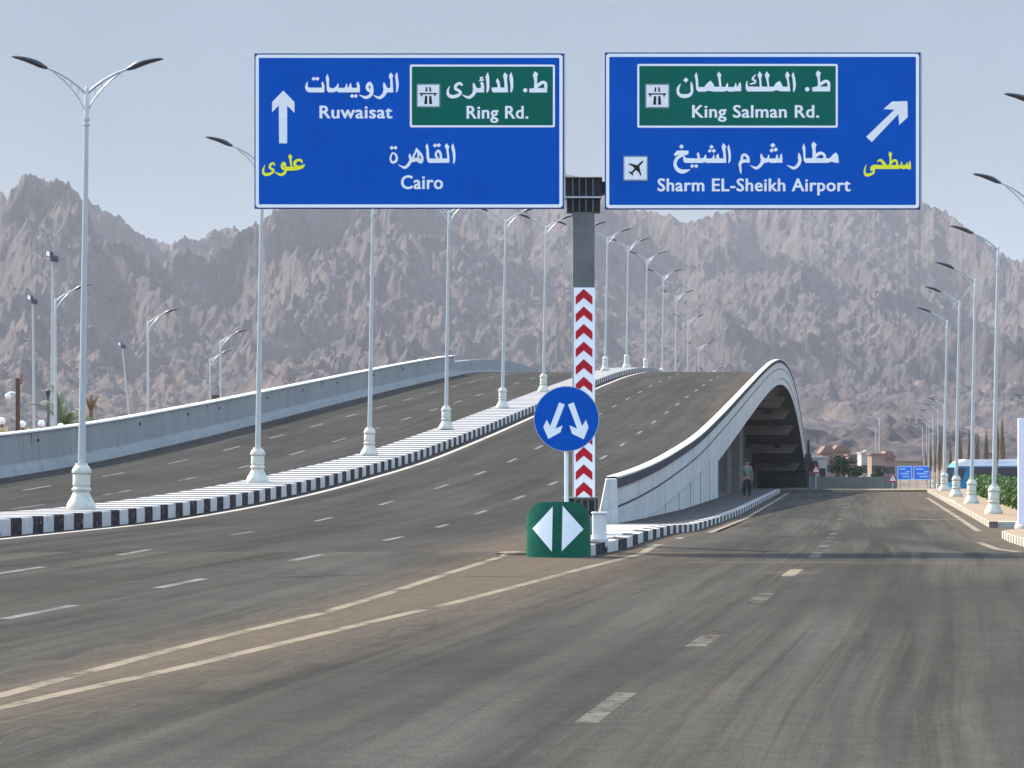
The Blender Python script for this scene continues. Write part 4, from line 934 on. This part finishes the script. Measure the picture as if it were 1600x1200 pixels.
# tied palms
tp = empty('tied_palm', (0, 0, 0), 0, 'x', 'palm', 'transplanted palms with tied-up fronds beyond the right lamps')
b = MB(); b.lathe([(.26, 0), (.2, .4), (.19, 2.6), (.22, 3.3)], M['trunkgrey'], 10); b.build('trunk', tp, smooth=True)
b = MB(); b.lathe([(.18, 3.2), (.38, 3.7), (.42, 4.4), (.28, 5.2), (.2, 6.0), (.13, 6.9), (.02, 7.4)], M['dryfrond'], 10)
for k in range(46):
    a = random.uniform(0, 6.28); r1 = random.uniform(.1, .4); b.tube([(r1*math.cos(a)*.6, r1*math.sin(a)*.6, 3.4), (r1*1.15*math.cos(a), r1*1.15*math.sin(a), random.uniform(4.2, 5)), (r1*.6*math.cos(a+.4), r1*.6*math.sin(a+.4), random.uniform(6, 7.9))], [.05, .04, .01], M['dryfrond'] if k % 4 else M['palm'], 4)
b.build('frond_bundle', tp)
pp = [(1557, 650, 300), (1566, 652, 315), (1541, 672, 330), (1527, 674, 340), (1515, 672, 350), (1500, 674, 340), (1485, 690, 380), (1468, 682, 370), (1461, 700, 430), (1454, 692, 400), (1447, 705, 520), (1441, 712, 560)]
dsc = ['tallest tied palm just right of the second lamp base, behind the hedge', 'tied palm at the right, bulging crown above the hedge end', 'brown tied palm above the middle of the bus roof', 'dark green-brown tied palm left of the middle of the bus roof', 'reddish tied palm with a low bulge above the white bus roof',
       'slim dark tied palm above the front of the bus', 'slim tied palm left of the bus between two lamps', 'dark tied palm just left of the leftmost near lamp', 'darkest slim palm in the cluster right of the blue signs',
       'tall slim palm in the cluster right of the blue signs', 'short palm right beside the distant blue sign', 'smallest far palm beside the right blue sign post']
for i, (px_, py_, y) in enumerate(pp):
    z0 = float(G(y)); zt = CZ+(HY-py_)*y/F; s_ = (zt-z0)/7.6
    loc = ((px_-800)/F*y, y, z0-.05); o = tp if i == 0 else copy_thing(tp, loc, (0, 0, i*1.3), label=dsc[i]); o.location = loc; o.scale = (s_*.62, s_*.62, s_); o['label'] = dsc[i]
# far signs
def farsign(px0, px1, py0, py1, y, label):
    x0, x1 = (px0-800)/F*y, (px1-800)/F*y; z0, z1 = CZ+(HY-py1)*y/F, CZ+(HY-py0)*y/F; g_ = -3
    t = empty('direction_sign', ((x0+x1)/2, y, g_), 0, label, 'road sign'); w_ = (x1-x0)/2
    b = MB(); b.box(-w_, w_, -.05, .05, z0-g_, z1-g_, M['farblue']); b.build('panel', t)
    b = MB(); ring(b, -w_, w_, z0-g_, z1-g_, .1, .12, -.055, M['farblue_text'])
    for k, (a, c_, zz) in enumerate(((-.7, .1, .78), (.2, .7, .6), (-.6, .5, .45), (-.3, .65, .25))):
        h_ = (z1-z0); b.box(w_*a, w_*c_, -.07, -.052, z0-g_+h_*(zz-.05), z0-g_+h_*(zz+.05), M['farblue_text'])
    b.build('lettering', t, recalc=False)
    for s_ in (-.6, .6): b = MB(); b.box(w_*s_-.08, w_*s_+.08, .052, .2, -.2, z1-g_, M['alu']); b.build('post', t)
farsign(1402, 1425, 728, 750, 420, 'left one of two distant blue direction signs beyond the end of the road')
farsign(1427, 1455, 728, 750, 430, 'right one of two distant blue direction signs, beside the far palms')
def warn(px, py, y, w_px, label, red=True):
    x = (px-800)/F*y; z = CZ+(HY-py)*y/F; w_ = w_px/F*y/2; g_ = -3
    t = empty('warning_sign', (x, y, g_), 0, label, 'warning sign')
    b = MB(); b.box(-.05, .05, .03, .12, -.2, z-g_+w_, M['alu']); b.build('post', t)
    b = MB(); b.prism([(-w_, z-g_-w_*.8), (w_, z-g_-w_*.8), (0, z-g_+w_)], -.02, .02, M['red']); p_ = b.build('plate', t)
    b = MB(); q = .62; b.prism([(-w_*q, z-g_-w_*.8*q-.05*w_), (w_*q, z-g_-w_*.8*q-.05*w_), (0, z-g_+w_*q-.05*w_)], -.035, -.021, M['white']); b.build('white_field', p_)
    b = MB(); b.box(-w_*.08, w_*.08, -.045, -.036, z-g_-w_*.4, z-g_+w_*.15, M['black']); b.build('symbol', p_)
warn(1275, 733, 400, 15, 'small triangular warning sign just right of the far end of the bridge')
warn(1395, 747, 395, 15, 'small triangular red and white warning sign left of the distant blue signs')
# far houses
def house(px0, px1, py0, y, wall, label, roof='flat', py1=768):
    x0, x1 = (px0-800)/F*y, (px1-800)/F*y; z1 = CZ+(HY-py0)*y/F; g_ = -3.1; h_ = z1-g_; w_ = (x1-x0)/2; dp = max(6, w_*1.2)
    t = empty('house', ((x0+x1)/2, y, g_), 0, label, 'house')
    b = MB(); b.box(-w_, w_, 0, dp, 0, h_, wall); b.build('wall', t)
    b = MB()
    if roof == 'flat': b.box(-w_-.2, w_+.2, -.2, dp+.2, h_, h_+.25, M['roofbrown'] if wall is not M['whitewall'] else M['whitewall'])
    elif roof == 'dome': b.box(-w_-.1, w_+.1, -.1, dp+.1, h_, h_+.2, wall); b.sphere((0, dp/2, h_+.1), w_*.55, M['whitewall'], 10)
    else: b.prism([(-w_-.4, h_), (w_+.4, h_), (w_*.5, h_+1.1), (-w_*.5, h_+1.1)], -.4, dp+.4, M['roofbrown'])
    b.build('roof', t)
    nst = 2 if h_ > 5 else 1; nw = max(2, int(w_*2/2.4))
    for s_ in range(nst):
        for k in range(nw):
            cx = -w_+(k+.5)*2*w_/nw; z = h_*(s_+.5)/nst
            b = MB(); b.box(cx-.45, cx+.45, -.04, -.005, z-.55, z+.65, M['glass']); b.box(cx-.55, cx+.55, -.09, -.042, z-.68, z-.56, M['whitewall']); b.build('window', t)
    return t
house(1264, 1292, 716, 470, M['whitewall'], 'low white house beside the far end of the bridge behind the warning sign')
house(1285, 1303, 708, 520, M['pinkwall'], 'pink house with brown roof second from the bridge end', 'hip')
house(1303, 1327, 706, 560, M['tanwall'], 'tan house with a broad brown roof in the left half of the far row', 'hip')
house(1326, 1346, 712, 540, M['pinkwall'], 'rose pink house in the middle of the far row')
house(1346, 1364, 709, 510, M['whitewall'], 'pale house with a small white dome in the far row', 'dome')
house(1362, 1382, 711, 500, M['tanwall'], 'sandy house right of the domed house in the far row')
house(1380, 1398, 716, 530, M['pinkwall'], 'brownish pink house just left of the distant warning sign', 'hip')
house(1398, 1440, 722, 640, M['tanwall'], 'low tan building behind the two distant blue signs')
# hoarding
fc_ = empty('hoarding_fence', ((1335-800)/F*440, 440, -3.1), 0, 'long grey-green hoarding fence in front of the far houses', 'fence')
b = MB(); b.box(-5.8, 5.6, 0, .08, .1, 1.75, M['hoard']); b.build('panel', fc_)
for k in range(9): b = MB(); b.box(-5.8+k*1.42, -5.72+k*1.42, -.06, -.004, 0, 1.8, M['pierconc']); b.build('post', fc_)
# far bushy trees by the houses
def bush_tree(px_, y, h_, r_, label):
    x = (px_-800)/F*y; t = empty('tree', (x, y, -3.1), 0, label, 'tree')
    b = MB(); b.tube([(0, 0, 0), (.1, 0, h_*.4), (0, .1, h_*.7)], [.2, .15, .08], M['bark'], 7)
    for k in range(5): a = k*1.3; b.tube([(0.05, 0, h_*.35), (r_*.5*math.cos(a), r_*.5*math.sin(a), h_*.7)], [.09, .03], M['bark'], 5)
    b.build('trunk', t)
    b = MB(); pts = []
    cl = [(random.gauss(0, r_*.4), random.gauss(0, r_*.4), h_*random.uniform(.5, .9), random.uniform(.25, .5)*r_) for k in range(11)]
    for k in range(1600):
        c_ = random.choice(cl); v = Vector((random.gauss(0, 1), random.gauss(0, 1), random.gauss(0, 1))).normalized()*c_[3]*random.uniform(.7, 1.05); pts.append((c_[0]+v.x, c_[1]+v.y, c_[2]+v.z*.8))
    leaf_cloud(b, pts, .16, M['leafdark']); b.build('crown', t, recalc=False)
M['leafdark'] = mat('dark_leaf', (.05, .07, .035), .6, vary=.4, vs=2)
for a in ((1268, 455, 5.0, 1.1, 'dark bushy tree at the far end of the bridge, left of the white house'), (1310, 445, 4.6, 1.3, 'dark tree in front of the broad-roofed tan house'), (1318, 448, 4.4, 1.3, 'dark green tree just right of the tree before the tan house'),
          (1336, 452, 3.2, 1.2, 'low dark tree in front of the rose pink house'), (1372, 450, 3.2, 1.0, 'low dark tree in front of the sandy house')): bush_tree(*a)
# dark pole at bridge end
b = MB(); b.box(-.12, .12, -.12, .12, 0, 6.3, M['gdark']); t = empty('utility_pole', ((1263-800)/F*395, 395, -3), 0, 'dark pole with a box at the far right end of the bridge', 'pole'); b.build('pole', t); b = MB(); b.box(-.55, .3, -.35, -.13, 2.9, 4.2, M['gdark']); b.build('box', t)
# ------------------------------------------------------------------ things beyond the left wall
def atx(px_, y): return (px_-800)/F*y
def atz(py_, y): return CZ+(HY-py_)*y/F
def mast(px_, py_, y, lean, label, grp='floodlight masts beyond the left wall'):
    zt = atz(py_, y)+.6; t = empty('floodlight_mast', (atx(px_, y)+math.tan(lean)*-(zt+.6), y, -.6), 0, label, 'floodlight', grp); t.rotation_euler = (0, lean, 0)
    b = MB(); b.lathe([(.10, 0), (.085, zt*.5), (.06, zt)], M['steel'], 10)
    for k in range(9): b.box(-.11, .11, -.015, .015, zt*.1*k+.8, zt*.1*k+.84, M['steel'])
    b.build('pole', t)
    for sgn, tz in ((-1, .2), (1, -.05)):
        b = MB(); x0 = sgn*.14
        b.hexa([(x0-.24, -.2, zt+tz-.12), (x0+.18, -.2, zt+tz-.22), (x0+.2, .12, zt+tz-.16), (x0-.2, .12, zt+tz-.08), (x0-.2, -.16, zt+tz+.25), (x0+.2, -.16, zt+tz+.1), (x0+.2, .05, zt+tz+.1), (x0-.18, .05, zt+tz+.25)], M['lamphead'])
        b.mesh([(x0-.2, -.205, zt+tz-.08), (x0+.02, -.208, zt+tz-.14), (x0+.02, -.175, zt+tz+.12), (x0-.17, -.17, zt+tz+.2)], [(0, 1, 2, 3)], M['offwhite']) if sgn < 0 else None
        b.build('floodlight', t)
mast(82, 403, 180, 0, 'taller floodlight mast left of the nearest street lamp'); mast(51, 470, 220, R(-.6), 'shorter floodlight mast second from the left edge'); mast(190, 540, 300, R(-5.5), 'thin leaning mast with a small light beyond the left wall')
cc = empty('camera_post', (atx(28, 145), 145, -.6), 0, 'dark brown post with a white surveillance camera and box, far left', 'camera post')
b = MB(); b.box(-.09, .09, -.09, .09, 0, atz(591, 145)+.6, M['brown']); b.build('post', cc)
z = atz(618, 145)+.6; b = MB(); b.tube([(-.08, 0, z+.1), (-.3, 0, z+.14), (-.42, 0, z+.08)], .04, M['buswhite'], 6); b.sphere((-.43, 0, z-.03), .14, M['buswhite'], 8); b.build('camera', cc)
b = MB(); b.box(-.23, -.095, -.1, .15, z+.5, z+.95, M['whitewall']); b.box(.095, .2, -.1, .15, z+.5, z+.95, M['pinkwall']); b.build('box', cc)
for i, (px_, py_, lb) in enumerate(((3, 658, 'round white globe lamp on a cream pillar at the very left edge'), (35, 663, 'white globe lamp on a cream pillar right of the camera post'), (65, 662, 'white globe lamp on a cream pillar between the two floodlight masts'), (95, 667, 'white globe lamp beside the young palm, just above the wall'))):
    y = 152; t = empty('globe_lamp', (atx(px_, y), y, -.6), 0, lb, 'globe lamp', 'globe lamps on the cream wall'); z = atz(py_, y)+.6
    b = MB(); b.box(-.11, .11, -.11, .11, 0, z-.3, M['cream']); b.box(-.16, .16, -.16, .16, z-.42, z-.36, M['cream']); b.lathe([(.09, z-.3), (.06, z-.22), (.07, z-.14)], M['brown'], 10); b.build('pillar', t)
    b = MB(); b.sphere((0, 0, z), .165, M['globe'], 14); b.build('globe', t, smooth=True)
cf = empty('cream_wall', (atx(20, 153), 153, -.6), 0, 'low cream wall with small pickets behind the left ramp wall', 'wall')
b = MB(); b.box(-3, 2.0, 0, .15, 0, atz(678, 153)+.6, M['cream']); b.build('wall', cf)
for k in range(10): b = MB(); x = -2.8+k*.5; b.box(x-.05, x+.05, .0, .1, atz(678, 153)+.601, atz(671, 153)+.6+.12*(k % 2), M['cream']); b.build('picket', cf)
# cottage-like chimney post and small lamp
b = MB(); b.box(-.3, .3, -.2, .2, 0, atz(617, 235)+.6, M['brown']); o = b.build('brown_post'); o.location = (atx(338, 235), 235, -.6); tag(o, 'short reddish brown post between the two close lamps, above the left wall', 'post')
t = empty('garden_lamp', (atx(75, 175), 175, -.6), 0, 'thin small lamp with a dark head just left of the tall floodlight mast', 'lamp'); z = atz(612, 175)+.6
b = MB(); b.lathe([(.05, 0), (.04, z-.3)], M['gdark'], 8); b.build('pole', t); b = MB(); b.lathe([(.05, z-.3), (.16, z), (.17, z+.06), (.02, z+.16)], M['lamphead'], 10); b.build('lamp_head', t)
t = empty('dry_palm_tree', (atx(142, 170), 170, -.6), 0, 'dark brown trunk standing right behind the nearest street lamp pole', 'palm')
b = MB(); z = atz(618, 170)+.6; b.lathe([(.14, 0), (.11, z*.5), (.12, z*.8), (.05, z)], M['dryfrond'], 9); b.build('trunk', t)
b = MB()
for k in range(30):
    a = random.uniform(0, 6.28); b.tube([(0, 0, z*.82), (.25*math.cos(a), .25*math.sin(a), z*.95), (.5*math.cos(a), .5*math.sin(a), z*random.uniform(.8, 1.05))], [.03, .02, .006], M['dryfrond'], 4)
b.build('dry_fronds', t)
# young palm leaning
def palm(px_, py_, y, h_, fl_, label, n=15):
    t = empty('palm_tree', (atx(px_, y), y, -.6), 0, label, 'palm'); zt = h_
    b = MB(); b.tube([(0, 0, 0), (.03, 0, zt*.5), (0, 0, zt)], [.16, .13, .12], M['bark'], 9); b.build('trunk', t)
    b = MB()
    for k in range(n):
        a = 2.4*k; el = random.uniform(.35, 1.35); dx, dy = math.cos(a), math.sin(a); dx += .55; P = Vector((0, 0, zt)); v = Vector((dx*math.cos(el), dy*math.cos(el), math.sin(el))).normalized(); sp = []
        for s_ in range(12): sp.append(P.copy()); P = P+v*fl_/11; v = (v+Vector((0, 0, -.10-.012*s_))).normalized()
        b.tube(sp, [.03*(1-i/13) for i in range(12)], M['palm'], 4)
        for i in range(1, 12):
            d = (sp[i]-sp[i-1]).normalized(); side = d.cross(Vector((0, 0, 1))).normalized()
            for q in range(3):
                base = sp[i-1].lerp(sp[i], q/3)
                for sg in (-1, 1):
                    l_ = fl_*.22*(1-.5*abs(i-5)/7); tip = base+side*sg*l_*.7+d*l_*.6+Vector((0, 0, -l_*.35)); w2 = d*.028
                    b.mesh([base-w2, base+w2, tip], [(0, 1, 2)], M['palm'])
    b.build('fronds', t, recalc=False)
palm(98, 670, 165, atz(668, 165)+.6, 2.3, 'young green palm with drooping fronds left of the nearest street lamp pole')
# ------------------------------------------------------------------ person under the bridge
def skinned(name, V, Ed, Rr, mt, parent, root=0, sub=2):
    me = bpy.data.meshes.new(name); me.from_pydata(V, Ed, []); o = bpy.data.objects.new(name, me); COL.objects.link(o)
    m1 = o.modifiers.new('s', 'SKIN'); m1.use_smooth_shade = True; m2 = o.modifiers.new('u', 'SUBSURF'); m2.levels = sub; m2.render_levels = sub
    for i, r in enumerate(Rr):
        sv = me.skin_vertices[0].data[i]; rr_ = r if isinstance(r, tuple) else (r, r); sv.radius = rr_; sv.use_root = (i == root)
    dg = bpy.context.evaluated_depsgraph_get(); dg.update()
    me2 = bpy.data.meshes.new_from_object(o.evaluated_get(dg)); o.modifiers.clear(); o.data = me2; me2.materials.clear(); me2.materials.append(mt); o.parent = parent; return o
py_ = 160.0; pxx = (1167-800)/F*py_
person = empty('person', (pxx, py_, Gf(L(py_)+15, py_)+.22), R(20), 'person in a pale shirt and dark trousers standing on the sidewalk under the bridge', 'person')
V = [(0, 0, .98), (0, .01, 1.18), (0, 0, 1.42), (0, -.01, 1.53), (0, -.02, 1.64), (0, -.02, 1.74)]; Ed = [(0, 1), (1, 2), (2, 3), (3, 4), (4, 5)]; Rr = [(.15, .11), (.13, .10), (.15, .10), .055, (.078, .095), (.07, .085)]
for s_ in (-1, 1):
    i = len(V); V += [(s_*.10, 0, .92), (s_*.12, -.02, .5), (s_*.13, .01, .09), (s_*.14, -.14, .04)]; Ed += [(0, i), (i, i+1), (i+1, i+2), (i+2, i+3)]; Rr += [.095, .06, .042, .04]
    i = len(V); V += [(s_*.19, 0, 1.43), (s_*.25, .02, 1.14), (s_*.24, -.05, .9), (s_*.235, -.07, .83)]; Ed += [(2, i), (i, i+1), (i+1, i+2), (i+2, i+3)]; Rr += [.06, .045, .03, (.03, .02)]
    for k in range(4):
        j = len(V); V += [(s_*.232, -.095+.018*k, .79), (s_*.225, -.10+.018*k, .745-.006*(k == 1))]; Ed += [(i+3, j), (j, j+1)]; Rr += [.009, .008]
    j = len(V); V += [(s_*.215, -.105, .82), (s_*.21, -.12, .785)]; Ed += [(i+3, j), (j, j+1)]; Rr += [.010, .009]
skinned('body', V, Ed, Rr, M['skin'], person)
V = [(0, 0, .96), (0, .01, 1.18), (0, 0, 1.42), (0, 0, 1.49)]; Ed = [(0, 1), (1, 2), (2, 3)]; Rr = [(.175, .135), (.16, .125), (.175, .125), (.09, .08)]
for s_ in (-1, 1):
    i = len(V); V += [(s_*.19, 0, 1.43), (s_*.235, .015, 1.22)]; Ed += [(2, i), (i, i+1)]; Rr += [.08, .072]
skinned('shirt', V, Ed, Rr, M['shirt'], person)
V = [(0, 0, .98), (0, 0, .93)]; Ed = [(0, 1)]; Rr = [(.168, .128), (.165, .125)]
for s_ in (-1, 1):
    i = len(V); V += [(s_*.10, 0, .88), (s_*.12, -.02, .5), (s_*.13, .01, .10)]; Ed += [(1, i), (i, i+1), (i+1, i+2)]; Rr += [.115, .082, .065]
skinned('trousers', V, Ed, Rr, M['trouser'], person)
b = MB(); b.sphere((0, .0, 1.735), .098, M['hair'], 10); b.build('hair', person, smooth=True)
person.scale = (1.04,)*3
# ------------------------------------------------------------------ mountains
def vnoise(x, y, seed):
    xi = np.floor(x).astype(np.int64); yi = np.floor(y).astype(np.int64); xf = x-xi; yf = y-yi
    def h(a, b):
        n = (a*374761393 + b*668265263 + seed*974711) & 0x7fffffff; n = ((n ^ (n >> 13))*1274126177) & 0x7fffffff; n = (n ^ (n >> 16)) & 0xffff; ang = n/65536.*2*np.pi
        return np.cos(ang), np.sin(ang)
    u = xf*xf*xf*(xf*(xf*6-15)+10); v = yf*yf*yf*(yf*(yf*6-15)+10)
    def d(a, b):
        gx, gy = h(xi+a, yi+b); return gx*(xf-a)+gy*(yf-b)
    return ((d(0, 0)*(1-u)+d(1, 0)*u)*(1-v)+(d(0, 1)*(1-u)+d(1, 1)*u)*v)*1.5
def ridged(x, y, octs, seed, gain=.52, lac=2.1):
    out = np.zeros_like(x); amp = 1.; w = 1.; tot = 0
    for o in range(octs):
        n = np.clip(1-np.abs(vnoise(x, y, seed+o*7)), 0, 1)**2.2; out += n*amp*w; tot += amp; w = np.clip(n*1.5, .25, 1); amp *= gain; x = x*lac+13.7; y = y*lac+4.1
    return out/tot
sky_pts = [(-900, 380), (-600, 300), (-300, 330), (-100, 320), (0, 292), (20, 281), (50, 275), (75, 276), (95, 281), (110, 290), (130, 303), (150, 318), (170, 332), (200, 352), (215, 366), (235, 371), (262, 383), (280, 374), (300, 373), (318, 373), (332, 357), (355, 359), (372, 354), (388, 342), (400, 335),
           (450, 318), (520, 300), (600, 290), (700, 285), (800, 272), (870, 260), (893, 270), (905, 276), (930, 290), (960, 310), (985, 324), (1003, 329), (1027, 334), (1045, 336), (1061, 345), (1072, 350), (1084, 345), (1099, 340), (1120, 333), (1150, 322), (1250, 300), (1350, 305), (1420, 318), (1437, 321), (1450, 318),
           (1462, 323), (1480, 331), (1495, 345), (1515, 361), (1535, 372), (1560, 390), (1575, 401), (1600, 410), (1680, 430), (1900, 400), (2300, 330), (2700, 380)]
def mountain_range(name, a0, a1, na, y0, yc, y1, nr, sky, seed, amp, jag):
    a = np.linspace(a0, a1, na); t = np.concatenate([np.linspace(0, 1, int(nr*.8))**1.0, 1+np.linspace(0, 1, nr-int(nr*.8)+1)[1:]*.35])
    A, T = np.meshgrid(a, t); Yv = y0+(yc-y0)*T; X = (A-800)/F*Yv
    sp = np.interp(a, [p[0] for p in sky], [p[1] for p in sky])
    sp = sp - jag*ridged(a/16., a*0+3.3, 4, seed+50) + jag*.45
    target = (HY-sp)/F                                   # elevation slope of the crest
    wx = 90*vnoise(X/400, Yv/400, seed+91); wy = 90*vnoise(X/400+9, Yv/400, seed+92)
    r1 = ridged((X+wx*1.4)/330., (Yv+wy*2)/900., 7, seed, .46); r2 = ridged((X+wx)/105.+Yv/700., (Yv+wy)/260., 5, seed+20, .5); r3 = ridged((X+wx*.3)/38., (Yv+wy*.3)/52., 5, seed+31, .6)
    prof = np.where(T <= 1, .08*T+.92*T**1.45, 1-(T-1)*2.0)
    Hc = target[None, :]*yc
    big = vnoise(X/520+3, Yv/640, seed+60)
    Z = Hc*prof*(.50+.78*r1+.3*big) + amp*.82*(r2-.4)*np.clip(T*3, 0, 1) + amp*.20*(r3-.4)*np.clip(T*3, 0, 1) + 5.5*(vnoise(X/15., Yv/17., seed+71)+.6*vnoise(X/7., Yv/8., seed+72))*np.clip(T*3, 0, 1)
    rat = (Z/Yv).max(0); k = np.ones(61)/61; rs_ = np.convolve(np.pad(target/rat, 30, mode='edge'), k, 'valid')
    Z = Z*rs_[None, :]
    rat = (Z/Yv).max(0); corr = target/rat; k = np.hanning(17)[1:-1]; k /= k.sum(); corr = np.convolve(np.pad(corr, 7, mode='edge'), k, 'valid')
    wgt = np.clip((T-.7)/.26, 0, 1); Z = Z*(1+(corr[None, :]-1)*wgt*wgt*(3-2*wgt))
    Z = Z+CZ*np.clip(T, 0, 1)-4*(1-np.clip(T*6, 0, 1))
    me = bpy.data.meshes.new(name); nrr, nc = X.shape; idx = np.arange(X.size).reshape(nrr, nc)
    q = np.stack([idx[:-1, :-1], idx[:-1, 1:], idx[1:, 1:], idx[1:, :-1]], -1).reshape(-1, 4)
    me.vertices.add(X.size); me.vertices.foreach_set('co', np.stack([X, Yv, Z], -1).ravel()); me.loops.add(q.size); me.loops.foreach_set('vertex_index', q.ravel().astype(np.int32))
    me.polygons.add(len(q)); me.polygons.foreach_set('loop_start', np.arange(0, q.size, 4, dtype=np.int32)); me.polygons.foreach_set('use_smooth', np.zeros(len(q), bool))
    sc = np.clip(.75-T*1.1, 0, 1)*.6 + .35*(1-r1); at = me.attributes.new('scree', 'FLOAT', 'POINT'); at.data.foreach_set('value', sc.ravel().astype(np.float32))
    me.update(); me.validate(); me.materials.append(M['mountain']); o = bpy.data.objects.new(name, me); COL.objects.link(o); o['kind'] = 'structure'; return o, Z.max()
mo, zmax = mountain_range('mountains', -350, 1950, 1500, 1500, 3600, 4400, 760, sky_pts, 5, 46, 6)
mo2, z2 = mountain_range('foothills', -900, 2700, 900, 1000, 1500, 1800, 160, [(-900, 660), (0, 655), (300, 665), (600, 650), (900, 640), (1150, 650), (1250, 672), (1330, 668), (1380, 655), (1440, 650), (1480, 668), (1550, 680), (1700, 660), (2700, 660)], 77, 9, 5)
# ------------------------------------------------------------------ haze
hz = MB(); hz.box(-3450, 3450, -300, 6550, -8, max(zmax, z2)+25, M['white'])
ho = hz.build('haze'); ho['kind'] = 'stuff'; hm = bpy.data.materials.new('haze_air'); hm.use_nodes = True; nt = hm.node_tree
for nd in list(nt.nodes):
    if nd.type == 'BSDF_PRINCIPLED': nt.nodes.remove(nd)
pv = nt.nodes.new('ShaderNodeVolumePrincipled'); pv.inputs['Color'].default_value = (.94, .945, .98, 1); pv.inputs['Density'].default_value = .000058; pv.inputs['Anisotropy'].default_value = .1
out = [n for n in nt.nodes if n.type == 'OUTPUT_MATERIAL'][0]; nt.links.new(pv.outputs[0], out.inputs['Volume'])
ho.data.materials.clear(); ho.data.materials.append(hm)
